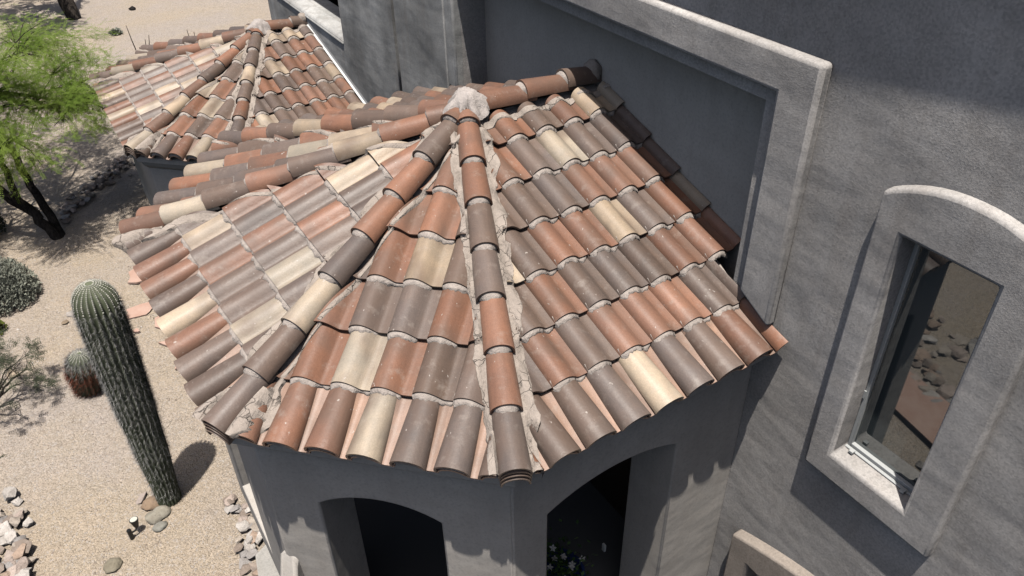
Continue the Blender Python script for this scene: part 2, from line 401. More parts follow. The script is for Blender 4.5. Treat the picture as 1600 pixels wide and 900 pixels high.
# wing wall beyond the pier, with the balcony opening
WX, WY0, WY1 = .16, 3.15, 7.45
wing = holed_sheet(WX, [WY0, WY1], [GZ-.2, 2.6], [(4.6, 7.0, -.225, 1.9)], .45)
wing.add([(WX, WY0, GZ-.2), (1.6, WY0, GZ-.2), (1.6, WY0, 2.6), (WX, WY0, 2.6)], [(0, 1, 2, 3)])
wing.add([(WX, WY1, GZ-.2), (6, WY1, GZ-.2), (6, WY1, 2.6), (WX, WY1, 2.6)], [(0, 1, 2, 3)])
wing.add([(WX, WY0, 2.6), (6, WY0, 2.6), (6, WY1, 2.6), (WX, WY1, 2.6)], [(0, 1, 2, 3)])
part('wing_wall', wing.v, wing.f, M_FAR, house, False)
mb = MB().box((.55, 2.57, GZ-.2), (.6, 3.15, 2.6)); part('slot_back', mb.v, mb.f, M_FAR, house, False)
mb = MB().prism([(WX-.02, 4.602, -.26), (WX+.02, 4.602, -.205), (WX+.20, 4.602, -.185), (WX+.20, 4.602, -.26)], (0, 2.396, 0))
part('opening_sill', mb.v, mb.f, M_FAR, house, True, 30, bevel=.02)
M_BLACK = plain('room_shade_black', (.010, .010, .011), .9, .05)  # near-black sheets: the unlit room's shade is put into the colour
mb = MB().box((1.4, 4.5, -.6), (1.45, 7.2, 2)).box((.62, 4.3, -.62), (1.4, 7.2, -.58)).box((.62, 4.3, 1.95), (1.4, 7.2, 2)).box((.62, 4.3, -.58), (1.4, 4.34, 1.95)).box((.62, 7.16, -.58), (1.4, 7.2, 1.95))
part('unlit_room_sheets', mb.v, mb.f, M_BLACK, house, False)
mb = MB().box((1.0, 5.0, -.5), (1.3, 5.5, .12)); part('indoor_cabinet', mb.v, mb.f, M_DARKROOM, house, False)
# ledge at the pier foot, its sunlit brightness put into white colour
mb = MB().box((-.10, 1.40, .285), (.02, 1.50, .309)); part('sunlit_ledge', mb.v, mb.f, M_FRAME, house, False, bevel=.005)

# ------------------------------------------------------------------ roof tiles
PITCH_U, TLEN, THICK, LIFT = .21, .37, .011, .032
PAL = {'R': (.268, .138, .090), 'B': (.168, .124, .101), 'C': (.45, .36, .265), 'P': (.36, .235, .175)}
def shade(k):
    c = PAL[k]; j = random.uniform(-.10, .10); j2 = random.uniform(-.05, .05)
    return (c[0]*(1+j+j2), c[1]*(1+j), c[2]*(1+j-j2), 1)
def prof(s):
    """height of an S tile above the deck, s across the tile (0 = left edge of the barrel)"""
    if s < .062:
        x = max(-1, (s-.062)/.068); return .010+.060*math.sqrt(max(0, 1-x*x))
    x = min(1, (s-.062)/.090)
    base = .010+.060*(1-x*x)**1.25
    if s > .175: base += .10*(s-.175)
    return base
SS = [-.006, -.003, .004, .014, .028, .045, .062, .080, .098, .115, .130, .144, .156, .172, .190, .207]
def shell(top, bot):
    """closed thin shell from two point grids [rows][cols]"""
    r, c = len(top), len(top[0]); v = [p for row in top for p in row]+[p for row in bot for p in row]; f = []; o = r*c
    for j in range(r-1):
        for i in range(c-1):
            a = j*c+i; f.append((a, a+1, a+c+1, a+c)); f.append((o+a, o+a+c, o+a+c+1, o+a+1))
    for i in range(c-1):
        f.append((i, o+i, o+i+1, i+1)); a = (r-1)*c+i; f.append((a, a+1, o+a+1, o+a))
    for j in range(r-1):
        a = j*c; f.append((a, a+c, o+a+c, o+a)); a = j*c+c-1; f.append((a, o+a, o+a+c, a+c))
    return v, f
def tile_vf(lift=LIFT, expo=.307, length=TLEN):
    top, bot = [], []
    for v in (0, length):
        n0 = lift*(1-v/expo); a, b = [], []
        for s in SS:
            h = prof(s); a.append((s, v, h+n0)); 
            d = (prof(s+.002)-prof(s-.002))/.004 if s > 0 else 2.5
            nx, nn = -d, 1.0; L = math.hypot(nx, nn); b.append((s-nx/L*THICK*(.9 if s > .01 else .35), v, max(h+n0-nn/L*THICK, n0-.002)))
        top.append(a); bot.append(b)
    return shell(top, bot)
def cap_vf(hw, hh, base0, base1, length, taper, n=12, drop=.02, thick=THICK):
    """half round cap; base0 at the butt (v=0), base1 at the head"""
    top, bot = [], []
    for v, b_, k in ((0, base0, 1.0), (length, base1, taper)):
        a, bb = [], []
        a.append((-hw*k, v, b_-drop)); bb.append((-hw*k+thick, v, b_-drop))
        for i in range(n+1):
            t = math.pi*(1-i/n); cx, sx = math.cos(t), math.sin(t)
            a.append((hw*k*cx, v, b_+hh*k*sx)); bb.append(((hw*k-thick)*cx, v, b_+(hh*k-thick)*sx))
        a.append((hw*k, v, b_-drop)); bb.append((hw*k-thick, v, b_-drop))
        top.append(a); bot.append(bb)
    return shell(top, bot)
def bead_vf(seed, expo, lift):
    """crooked roll of mortar squeezed out under the butt of a tile"""
    R = random.Random(seed); n = 20; lo = -.004; hi = .200 if seed % 3 else .150; rows = [[], [], [], [], []]
    for i in range(n+1):
        s = lo+(hi-lo)*i/n; below = prof(max(0, s))-.004; above = prof(max(0, s))+lift-.006
        q = noise.noise(Vector((s*38, seed*3.1, 0)))+.5*noise.noise(Vector((s*95, seed*1.7, 4))); e = .012*q
        flat = .35 if s > .125 else 1; end = .3 if i in (0, n) else 1
        rows[0].append((s, .035, above-.002)); rows[1].append((s, .004, above-.005)); w = (.55 if s > .125 else 1)*end
        rows[2].append((s, -.012*w-e*.7*end, below+.84*(above-below)-.004)); rows[3].append((s, -.026*w-e*1.2*end, below+.46*(above-below))); rows[4].append((s, -.030*w-e*1.4*end, below-.006))
    v = [p for r in rows for p in r]; return v, grid_faces(n+1, 5)
def cap_bead_vf(seed, hw, hh, base, push=1.0):
    R = random.Random(seed); n = 14; rows = [[], [], []]; a0 = .10+.2*R.random()*.3
    for i in range(n+1):
        t = math.pi*(1-(.04+.92*i/n)); cx, sx = math.cos(t), math.sin(t); e = .009*noise.noise(Vector((i*.55, seed*2.3, 1)))
        end = min(1, 2.2*min(i, n-i)/n+.25)
        rows[0].append(((hw-.006)*cx, .03, base+(hh-.010)*sx)); rows[1].append(((hw-.018)*cx, .008*(1-push)+(-.018*end-e)*push, base+(hh-.019)*sx))
        rows[2].append(((hw-.030)*cx, .008*(1-push)+(-.034*end-e*1.5)*push, base+(hh-.048)*sx))
    v = [p for r in rows for p in r]; return v, grid_faces(n+1, 3)

class Face:
    def __init__(s, A, B, top, u0):
        """eave from A (left, seen from outside) to B (right); top = a point of the plane at the ridge"""
        s.A, s.B = Vector(A), Vector(B); s.U = (s.B-s.A).normalized(); s.W = (s.B-s.A).length
        d = Vector(top)-s.A; pl = d-s.U*d.dot(s.U); s.L = pl.length; s.V = pl.normalized(); s.N = s.U.cross(s.V).normalized()
        s.rows = 7; s.expo = s.L/s.rows; s.u0 = u0
        s.mat = Matrix(((s.U.x, s.V.x, s.N.x, s.A.x), (s.U.y, s.V.y, s.N.y, s.A.y), (s.U.z, s.V.z, s.N.z, s.A.z), (0, 0, 0, 1)))
    def uv(s, p): d = Vector(p)-s.A; return d.dot(s.U), d.dot(s.V)
    def H(s, u, v):
        r = max(0, math.floor(v/s.expo)); k = (u-s.u0) % PITCH_U; f = v/s.expo-r
        if r == 0: return max(.012, .046+.068*math.sqrt(max(0, 1-((k-.062)/.072)**2))-.03*f) if k < .13 else .014
        return prof(k)+LIFT*(1-f)
def clip_vf(v, f, planes):
    """cut a mesh by half spaces (point, outward normal); None when nothing is left"""
    if all((Vector(p)-co).dot(no) <= 0 for p in v for co, no in planes): return 'same'
    if any(all((Vector(p)-co).dot(no) > -.004 for p in v) for co, no in planes): return None
    bm = bmesh.new(); bv = [bm.verts.new(p) for p in v]
    for q in f:
        try: bm.faces.new([bv[i] for i in q])
        except ValueError: pass
    for co, no in planes:
        r = bmesh.ops.bisect_plane(bm, geom=bm.verts[:]+bm.edges[:]+bm.faces[:], plane_co=co, plane_no=no, clear_outer=True)
        ed = [e for e in r['geom_cut'] if isinstance(e, bmesh.types.BMEdge)]
        if ed: bmesh.ops.holes_fill(bm, edges=ed, sides=0)
        if not bm.verts: bm.free(); return None
    ys = [x.co.y for x in bm.verts]; xs = [x.co.x for x in bm.verts]
    if not ys or max(ys)-min(ys) < .03 or max(xs)-min(xs) < .012: bm.free(); return None
    bm.verts.index_update(); out = ([x.co.copy() for x in bm.verts], [[x.index for x in q.verts] for q in bm.faces]); bm.free(); return out

MAT = {}
def put(name, me, mat4, parent, col=None):
    o = bpy.data.objects.new(name, me); COL.objects.link(o); o.parent = parent; o.matrix_basis = mat4; MAT[o.name] = mat4.copy()
    if col: o.color = col
    return o
def jig(a=.013, b=.004):
    return Matrix.Translation((random.uniform(-b, b), random.uniform(-b, b), random.uniform(0, b)))@Matrix.Rotation(random.uniform(-a, a), 4, 'Z')

def lay_face(F, cuts, colors, roof, root_shared, beads=True, seed=0):
    """cuts: list of (point, outward normal, gap) in world space; optional 4th item a test on the row"""
    tv, tf = tile_vf(LIFT, F.expo); pv, pf = tile_vf(.006, F.expo, F.expo+.03); ev, ef = cap_vf(.086, .074, .044, .010, F.expo+.055, .82, 10, .012, .012)
    ME = {}
    for key, (v, f) in (('tile', (tv, tf)), ('pan', (pv, pf)), ('cover', (ev, ef))):
        ME[key] = mesh('clay_'+key, v, f, M_CLAY, True, 40)
    BE = [mesh('mortar_roll', *bead_vf(seed+i, F.expo, LIFT), M_BEAD, True, 60) for i in range(6)] if beads else []
    EB = [mesh('mortar_plug', *cap_bead_vf(seed+i, .086, .074, .044, .12), M_BEAD, True, 60) for i in range(4)] if beads else []
    kmax = int((F.W+1.2)/PITCH_U)+2
    inv = F.mat.inverted()
    for r in range(F.rows):
        v0 = r*F.expo
        row = colors[r] if colors and r < len(colors) else ''
        for k in range(-8, kmax+1):
            u = F.u0+k*PITCH_U
            ch = row[k] if 0 <= k < len(row) and row[k] in 'RBC' else random.choice('RRRBBBBC' if r else 'RBBBCR')
            pl = []; mid = F.A+F.U*(u+.06)+F.V*(v0+.15)
            for cut in cuts:
                if len(cut) > 3 and not cut[3](r): continue
                co, no, gap = cut[:3]; no = Vector(no).normalized(); co = Vector(co)-no*gap
                pl.append((co, no))
            def place(key, vf, off, name, col, extra=0.0):
                m4 = F.mat@Matrix.Translation((u+off[0], v0+off[1], off[2]))@(jig() if extra == 0 else Matrix())
                mi = m4.inverted(); rot = mi.to_3x3()
                local = [(mi@co, (rot@no).normalized()) for co, no in pl]
                if extra: local = [(co+no*extra, no) for co, no in local]
                res = clip_vf(vf[0], vf[1], local)
                if res is None: return None
                me = ME[key] if res == 'same' else mesh('clay_cut_'+key, res[0], res[1], M_CLAY, True, 40)
                return put(name, me, m4, roof, col)
            if r == 0:
                place('pan', (pv, pf), (0, -.03, 0), 'pan_tile', shade('P'))
                c = place('cover', (ev, ef), (.062, -.035, 0), 'cover_tile', shade(ch))
                if c is not None and beads and c.data is ME['cover']:
                    put('mortar_plug', random.choice(EB), MAT[c.name], roof)
            else:
                c = place('tile', (tv, tf), (0, 0, 0), 'roof_tile', shade(ch))
                if c is not None and beads:
                    # bead only where the butt itself survives the cut
                    pts = [F.mat@Vector((u+s, v0, .03)) for s in (.0, .06, .13)]
                    ok = [all((p-co).dot(no) < .01 for co, no in pl) for p in pts]
                    if all(ok): put('mortar_roll', random.choice(BE), MAT[c.name], roof)

def strip(F, P, Q, inward, roof, gap, w0, w1, seed, wide=None, mat=None, inner=.03, t0=-.03, t1=None, open_=False):
    """mortar along the line P->Q (a hip or ridge), on face F, running over the cut tiles"""
    P, Q = Vector(P), Vector(Q); L = (Q-P).length; D = (Q-P)/L; inw = Vector(inward).normalized()
    t1 = L if t1 is None else t1; n = int((t1-t0)/.016); rows = []
    for i in range(n+1):
        t = t0+(t1-t0)*i/n
        q = noise.fractal(Vector((t*7.0, seed, 0)), 1.0, 2.0, 4)
        ow = gap+w0+(w1-w0)*(.5+.8*q)+(wide(t) if wide else 0)
        ow = max(gap+.012, ow)
        row = []
        lin = [gap+(ow-gap)*x for x in (.15, .4, .62, .82)]
        ds = [inner, inner+.025, gap-.016]+lin+[ow-.005, ow]
        if open_: ds = [.074, .080, .092+.006*q]+[max(.096+.004*m, x) for m, x in enumerate(lin)]+[max(.116, ow-.005), max(.121, ow)]
        base = P+D*t
        for j, d in enumerate(ds):
            p = base+inw*d
            sealed = not open_
            # drop on to the face plane
            h = (F.A-p).dot(F.N)/F.N.z; p = p+Vector((0, 0, h)); u, v = F.uv(p)
            lump = .010*noise.fractal(Vector((t*16, d*40, seed)), 1.0, 2.0, 3)
            Hh = F.H(u, v)
            if j < 2 and open_: nn = -.004 if j == 0 else .006
            elif j == 2 and open_: nn = .030+lump
            elif j == 0: nn = .078
            elif j == 1: nn = .066+lump
            elif j == 2: nn = max(.056+lump, Hh+.007)
            elif j < 7: nn = max(.040-.006*(j-3)+lump, Hh+(.009 if not (wide and v < F.expo) else .024)+lump*.6)
            elif j == 7: nn = Hh+(.008 if not (wide and v < F.expo) else .018)+abs(lump)*.4
            else: nn = Hh-.010
            row.append(p+F.N*nn)
        rows.append(row)
    v = [p for r in rows for p in r]
    part('mortar_strip', v, grid_faces(9, n+1), mat or M_MORT, roof, True, 60)

def hip_caps(P, Q, colors, roof, first=-.005, expo=.314, stack=3, hw=.080, hh=.086, upto=None):
    P, Q = Vector(P), Vector(Q); D = (Q-P).normalized(); L = (Q-P).length if upto is None else upto
    side = D.cross(Vector((0, 0, 1))).normalized(); nn = side.cross(D).normalized()
    v, f = cap_vf(hw, hh, .062, .030, expo+.075, .86, 14, .010)
    me = mesh('clay_cap', v, f, M_CLAY, True, 40)
    B = [mesh('mortar_crescent', *cap_bead_vf(50+i, hw, hh, .062), M_BEAD, True, 60) for i in range(5)]
    i = 0; t = first
    while t < L-.02:
        m4 = Matrix(((side.x, D.x, nn.x, 0), (side.y, D.y, nn.y, 0), (side.z, D.z, nn.z, 0), (0, 0, 0, 1))); o = P+D*t; m4.translation = o
        ch = colors[i] if i < len(colors) else random.choice('RRBBC')
        fit = Matrix.Diagonal((1, min(1, (L+.08-t)/(expo+.075)), 1, 1))
        c = put('hip_tile', me, m4@jig(.012, .004)@fit, roof, shade(ch))
        if i > 0: put('mortar_crescent', random.choice(B), MAT[c.name], roof)
        else:
            for s in range(stack):
                k = .94-.03*s
                v2, f2 = cap_vf(hw*k, hh*.92*k, .062-.020*(s+1), .040-.020*(s+1), .18, .97, 12, .010, .009)
                put('starter_tile', mesh('clay_starter', v2, f2, M_CLAY, True, 40), m4@Matrix.Translation((0, -.008*(s+1), 0)), roof, shade('B'))
        i += 1; t += expo

def inset(path, d):
    """offset an open plan path to its left by d (towards the turret's middle)"""
    out = []; P = [Vector(p).to_2d() for p in path]
    for i, p in enumerate(P):
        a = (P[i]-P[i-1]).normalized() if i > 0 else (P[1]-P[0]).normalized()
        b = (P[i+1]-P[i]).normalized() if i < len(P)-1 else (P[-1]-P[-2]).normalized()
        na, nb = Vector((a.y, -a.x)), Vector((b.y, -b.x)); m = (na+nb).normalized(); k = d/max(.3, m.dot(na)); out.append(p+m*k)
    return out
def loft(path, levels):
    mb = MB(); n = len(path); rings = []
    for d, z in levels: rings += [(p.x, p.y, z) for p in inset(path, d)]
    mb.add(rings, grid_faces(n, len(levels))); return mb
def arched_panel(p, q, inner, z0, z1, op, thick):
    """wall from plan point p to q, cut by a segmental arch op = (t0, t1, spring, crown, sill); t from p"""
    p, q = Vector((p[0], p[1], 0)), Vector((q[0], q[1], 0)); D = (q-p).normalized(); W_ = (q-p).length; nrm = Vector(inner)
    n = 16
    def pt(t, z): return p+D*t+Vector((0, 0, z))
    mb = MB()
    if op is None:
        mb.prism([pt(0, z0), pt(W_, z0), pt(W_, z1), pt(0, z1)], nrm*thick); return mb
    t0, t1, zs, zc, sill = op
    arc = []
    h = zc-zs; w = t1-t0; R = (w*w/4+h*h)/(2*h)
    for i in range(n+1):
        x = -w/2+w*i/n; arc.append((t0+w*i/n, zc-R+math.sqrt(R*R-x*x)))
    poly = [pt(0, z0), pt(t0, z0)]+[pt(t, z) for t, z in arc]+[pt(t1, z0), pt(W_, z0), pt(W_, z1), pt(0, z1)]
    mb.prism(poly, nrm*thick)
    if sill is not None: mb.prism([pt(t0-.02, z0), pt(t1+.02, z0), pt(t1+.02, sill), pt(t0-.02, sill)], nrm*(thick+.02))
    return mb

def turret(root, E, A, R, wallx, z0, COLS, HIPS, arches, seed, detail):
    E1, E2, E3, E4 = [Vector((e[0], e[1], z0)) for e in E]; A = Vector((A[0], A[1], z0+A[2])); R = Vector((R, A.y, A.z))
    P0 = Vector((wallx, E1.y, z0)); P5 = Vector((wallx, E4.y, z0))
    # walls and trim
    path = [P0, E1, E2, E3, E4, P5]; zt = z0-.20
    wp = inset(path, .125); ip = inset(path, .125)
    walls = MB()
    for i in range(5):
        d = (wp[i+1]-wp[i]).normalized(); nrm = Vector((d.y, -d.x, 0))
        m = arched_panel(wp[i], wp[i+1], nrm, GZ-.15, zt, arches[i], .37); walls.add(m.v, m.f)
    part('turret_wall', walls.v, walls.f, M_TUR, root, True, 30, bevel=.014)
    mb = loft(path, [(.40, z0-.012), (.015, z0-.020), (.018, z0-.085), (.060, z0-.105), (.072, z0-.150), (.122, z0-.205), (.40, z0-.21)])
    part('eave_trim', mb.v, mb.f, M_TUR, root, True, 30, bevel=.008)
    # deck, built slightly under the tiles
    dz = Vector((0, 0, -.006)); Rw = R
    dv = [p+dz for p in (P0, E1, E2, E3, E4, P5, A, R)]
    deck = part('roof', dv, [(0, 7, 6, 1), (1, 6, 2), (2, 6, 3), (3, 6, 4), (4, 6, 7, 5)], M_BEAD, root, False)
    # faces, left to right as seen from outside
    FR = Face(E1, P0, A, 0); FR.u0 = (-1.51-E1.x) % PITCH_U if detail else .05
    FF = Face(E2, E1, A, .058); FL = Face(E3, E2, A, .05); FB = Face(E4, E3, A, .03); FK = Face(P5, E4, A, .0)
    def hipplane(P, sgn):
        d = (A-P); n = Vector((d.y, -d.x, 0)).normalized(); return n*sgn
    n1, n2, n3, n4 = [hipplane(P, 1) for P in (E1, E2, E3, E4)]
    # outward normals: for the face to the right of a hip (seen from outside) the cut faces left, and the other way round
    def outn(P, F):
        n = hipplane(P, 1); c = (F.A+F.B+A)/3; return n if (c-P).dot(n) < 0 else -n
    G = .090
    ridge_r = (A, Vector((0, 1, 0)), .095); ridge_k = (A, Vector((0, -1, 0)), .095)
    if detail:
        wall_cuts = [((-.02, 0, 0), (1, 0, 0), 0, lambda r: r < 2), ((R.x-.005, 0, 0), (1, 0, 0), 0)]
    else: wall_cuts = [((wallx-.01, 0, 0), (1, 0, 0), 0)]
    lay_face(FR, [(E1, outn(E1, FR), G), ridge_r]+wall_cuts, COLS.get('right'), deck, root, True, seed)
    lay_face(FF, [(E1, outn(E1, FF), G), (E2, outn(E2, FF), G)], COLS.get('front'), deck, root, True, seed+10)
    lay_face(FL, [(E2, outn(E2, FL), G), (E3, outn(E3, FL), G)], COLS.get('left'), deck, root, True, seed+20)
    lay_face(FB, [(E3, outn(E3, FB), G), (E4, outn(E4, FB), G)], COLS.get('back'), deck, root, True, seed+30)
    lay_face(FK, [(E4, outn(E4, FK), G), ridge_k, ((wallx-.01, 0, 0), (1, 0, 0), 0)], None, deck, root, False, seed+40)
    k = 0
    for P, Fs in ((E1, (FR, FF)), (E2, (FF, FL)), (E3, (FL, FB)), (E4, (FB, FK))):
        for F in Fs:
            k += 1
            wd = None
            if P is E2 and F is FF: wd = lambda t: .10*math.exp(-((t-.16)/.14)**2)
            if P is E3 and F is FL: wd = lambda t: .11*math.exp(-((t-.25)/.30)**2)
            if P is E1 and F is FR: wd = lambda t: .02
            op = (P is E2 and F is FF) or (P is E3 and F is FL) or (P is E4 and F is FB)
            strip(F, P, A, -outn(P, F), deck, G, .004, .038, seed+k*3.7, wd, open_=op, t0=.28 if op and P is not E4 else -.005)
            if op and P is not E4: strip(F, P, A, -outn(P, F), deck, G, .004, .038, seed+k*3.7, wd, t0=-.005, t1=.283)
    strip(FR, R, A, (0, -1, 0), deck, .095, .02, .075, seed+55, None, M_MORT, .03, 0, open_=True)
    strip(FK, R, A, (0, 1, 0), deck, .095, .01, .05, seed+66, None, M_MORT, .03, 0)
    for P, key in ((E1, 'h1'), (E2, 'h2'), (E3, 'h3'), (E4, 'h4')): hip_caps(P, A, HIPS.get(key, ''), deck, upto=(A-P).length-.06)
    hip_caps(A, R, HIPS.get('ridge', ''), deck, first=.10, stack=0, upto=(A-R).length-.03)
    # crown of white mortar over the meeting of the caps
    dirs = [(P-A).normalized() for P in (E1, E2, E3, E4)]+[Vector((1, 0, 0))]
    angs = [math.atan2(d.y, d.x) for d in dirs]
    def capz(x, y):
        z = A.z+.02
        for d in dirs:
            dh = Vector((d.x, d.y)); l = dh.length; w = Vector((x-A.x, y-A.y)); t = w.dot(dh)/l; dd = abs(w.x*dh.y-w.y*dh.x)/l
            if t > -.06: z = max(z, A.z+d.z/l*t+.045+.095*math.sqrt(max(0, 1-(dd/.088)**2)))
        return z
    nr, na = 9, 72; v = []
    for j in range(nr+1):
        for i in range(na):
            th = 2*math.pi*i/na
            da = min(abs((th-a+math.pi) % (2*math.pi)-math.pi) for a in angs)
            rr = .092+.014*noise.noise(Vector((math.cos(th)*3, math.sin(th)*3, seed)))+.055*max(0, min(1, (da-.18)/.2))+.012*noise.noise(Vector((math.cos(th)*9, math.sin(th)*9, seed+4)))
            r = rr*j/nr; x, y = A.x+r*math.cos(th), A.y+r*math.sin(th)
            e = 1-(j/nr)**4; z = capz(x, y)
            sm = A.z+.176-1.1*r*r/.12
            z = max(z+.024*e+.004*noise.noise(Vector((x*25, y*25, 1))), sm if j < nr-1 else z)
            if j == nr: z -= .012
            v.append((x, y, z))
    f = [(j*na+i, j*na+(i+1) % na, (j+1)*na+(i+1) % na, (j+1)*na+i) for j in range(nr) for i in range(na)]
    part('crown_mortar', v, f, M_WHITE, deck, True, 80)
    # lump where the ridge meets the wall
    bm = bmesh.new(); bmesh.ops.create_icosphere(bm, subdivisions=3, radius=1)
    for q in bm.verts:
        k2 = 1+.25*noise.noise(q.co*2.2+Vector((seed, 0, 0))); q.co = Vector((q.co.x*.06*k2, q.co.y*.075*k2, q.co.z*.075*k2))+R+Vector((-.02, 0, .085))
    v = [q.co.copy() for q in bm.verts]; f = [[q.index for q in p.verts] for p in bm.faces]; bm.free()
    part('ridge_end_mortar', v, f, M_MORT, deck, True, 80)
    return deck

near = empty('entry_turret', (-1.0, 0, GZ), 'near half-octagonal grey turret with arched openings under a clay tile roof', 'turret')
COL_N = {
 'right': ['BBBCBBRR', 'BRBRRRBB', 'BBRBBBRR', 'RCBRRCBR', 'BBBBBRRR', 'RRRRBCBB', 'RRRRRBRC'],
 'front': ['RRRCBB', 'RRCRBB', 'RRBBRR', 'BBRCBB', 'RRRRBB', 'RRRRRR', 'BBBBBB'],
 'left': ['BBRRBCRBB', 'BBCBRBBCB', 'RRRBRBCBB', 'RRRRBRBBB', 'RRRRCBBBB', 'RRRRCRRRR', 'RRRRRRRRR'],
 'back': ['RBCRBR', 'BBRBBR', 'RRBRBB', 'BRRCBR']}
HIP_N = {'h1': 'BRRBBRRR', 'h2': 'BBCBRRBR', 'h3': 'RCBRBCRR', 'h4': 'BRBCRBBR', 'ridge': 'RRBR'}
arch_n = [(.36, 1.22, -.585, -.480, None), (.38, 1.06, -.598, -.494, None), (.95, 1.70, -.85, -.72, -2.25), (.3, 1.0, -.6, -.5, None), None]
# panels run wall -> E1 -> E2 -> E3 -> E4 -> wall: the first is measured from the house
E_N = [(-1.694, -1.991), (-2.743, -.976), (-2.743, 1.129), (-1.807, 2.126)]
arch_n[0] = (.53, 1.42, -.585, -.480, None)
roofN = turret(near, E_N, (-.779, 0, .79), .215, 0.0, 0.0, COL_N, HIP_N, arch_n, 3, True)
# sloped buttress foot at the front corner, porch floor and an added dark door
mb = MB(); c = Vector((-2.60, -.92, 0)); dirn = Vector((-.92, -.38, 0)).normalized(); sd = Vector((dirn.y, -dirn.x, 0))
mb.add([c+sd*.16+Vector((0, 0, GZ)), c+dirn*.34+sd*.14+Vector((0, 0, GZ)), c+dirn*.34-sd*.14+Vector((0, 0, GZ)), c-sd*.16+Vector((0, 0, GZ)),
        c+dirn*.02+sd*.07+Vector((0, 0, -1.15)), c+dirn*.02-sd*.07+Vector((0, 0, -1.15)), c-dirn*.1+Vector((0, 0, -1.05))],
       [(0, 1, 4), (1, 2, 5, 4), (2, 3, 5), (4, 5, 6), (0, 4, 6), (3, 6, 5)])
part('buttress', mb.v, mb.f, M_TUR, near, True, 50, bevel=.03)
fl = inset([(0, -1.991), *E_N, (0, 2.126)], .3)
M_SLAB = stucco('concrete', (.42, .40, .37), grain=.001, wave=.004, stain=.3)
mb = MB().prism([(p.x, p.y, GZ-.1) for p in fl], (0, 0, .12)); part('porch_floor', mb.v, mb.f, plain('shade_dark_floor', (.10, .10, .10), .8, .1), near, False)  # floor colour darkened to carry the archway's shade
M_DOOR = plain('shade_dark_wood', (.022, .016, .012), .5, .3)  # door added unseen; the porch shade is put into its near-black colour
dr = MB()
dr.box((-.045, -1.25, GZ+.02), (-.003, -.15, -.55))
door = part('added_dark_door', dr.v, dr.f, M_DOOR, house, True, 30, bevel=.006)
mb = MB()
for a, b_ in ((-1.2, -.75), (-.65, -.2)):
    for z in (-2.45, -1.8, -1.15): mb.box((-.053, a, z), (-.0455, b_, z+.5))
part('door_panel', mb.v, mb.f, M_DOOR, door, True, 30, bevel=.005)
mb = MB().box((-.10, -.70, -1.75), (-.0455, -.68, -1.6)); part('door_handle', mb.v, mb.f, plain('bronze', (.12, .09, .06), .35, .5, .8), door, False)
mb = MB().box((-.566, -1.362, -2.17), (-.550, -1.334, -2.10)); part('wall_hook', mb.v, mb.f, M_FRAME, near, False)

far = empty('bay_turret', (-.9, 5.9, GZ), 'farther half-octagonal turret with a smaller looking clay tile roof, behind the near one', 'turret')
HIP_F = {'h1': 'RBRBCBBRB', 'h2': 'CRCRBRRRB', 'h3': 'BCRBRCRC', 'h4': 'BRBBRB', 'ridge': 'RBR'}
COL_F = {'right': ['RRRBRRBR', 'RRCBBRRB', 'BRBBRRBR', 'CRBRBRBC', 'BBRBCRRB', 'RCRBRBRR', 'BBCRBCCB'],
         'front': ['BBRCBR', 'RRBRBB', 'BRCBRB', 'CCRBBR', 'RRBBRB', 'CCCCBB', 'BBBBBB'],
         'left': ['RBRCBRCRBB', 'RRBRBBRCBR', 'RRCBRBCRBR', 'BBBRBRBCRB', 'RBBBRCRBBR', 'RRCRRCRRBB']}
E_F = [(-1.50, 3.90), (-2.34, 4.72), (-2.32, 7.10), (-1.54, 7.85)]
roofF = turret(far, E_F, (-.44, 5.9, .62), .155, WX, -1.0, COL_F, HIP_F, [None, None, None, None, None], 31, False)
M_FLASH = plain('white_metal', (.72, .72, .70), .4, .4)
mb = MB(); p, q = Vector((WX-.004, 5.80, -.36)), Vector((WX-.004, 3.93, -.90))
mb.add([p, q, q+Vector((-.022, 0, -.01)), p+Vector((-.022, 0, -.01)), p+Vector((0, 0, .05)), q+Vector((0, 0, .05))], [(0, 1, 2, 3), (0, 4, 5, 1)])
mb.v = [x+Vector((0, 0, .02)) for x in mb.v]
part('wall_flashing', mb.v, mb.f, M_FLASH, roofF, False)

# ------------------------------------------------------------------ rocks
def hull_rock(seed, flat=.6):
    R = random.Random(seed); bm = bmesh.new()
    for i in range(15):
        d = Vector((R.gauss(0, 1), R.gauss(0, 1), R.gauss(0, 1))).normalized()*R.uniform(.8, 1.05)
        bm.verts.new((d.x, d.y*R.uniform(.75, 1), d.z*flat))
    r = bmesh.ops.convex_hull(bm, input=bm.verts[:]); bmesh.ops.delete(bm, geom=list({x for x in list(r['geom_interior'])+list(r['geom_unused']) if isinstance(x, bmesh.types.BMVert)}), context='VERTS')
    bmesh.ops.bevel(bm, geom=bm.edges[:], offset=.025, segments=1, affect='EDGES')
    me = bpy.data.meshes.new('rock'); bm.to_mesh(me); bm.free(); me.materials.append(M_ROCK); return me
ROCKS = [hull_rock(i, .45+.05*(i % 5)) for i in range(14)]
RC = [(.52, .45, .38), (.43, .40, .38), (.56, .46, .40), (.38, .31, .26), (.64, .59, .54), (.48, .36, .28)]
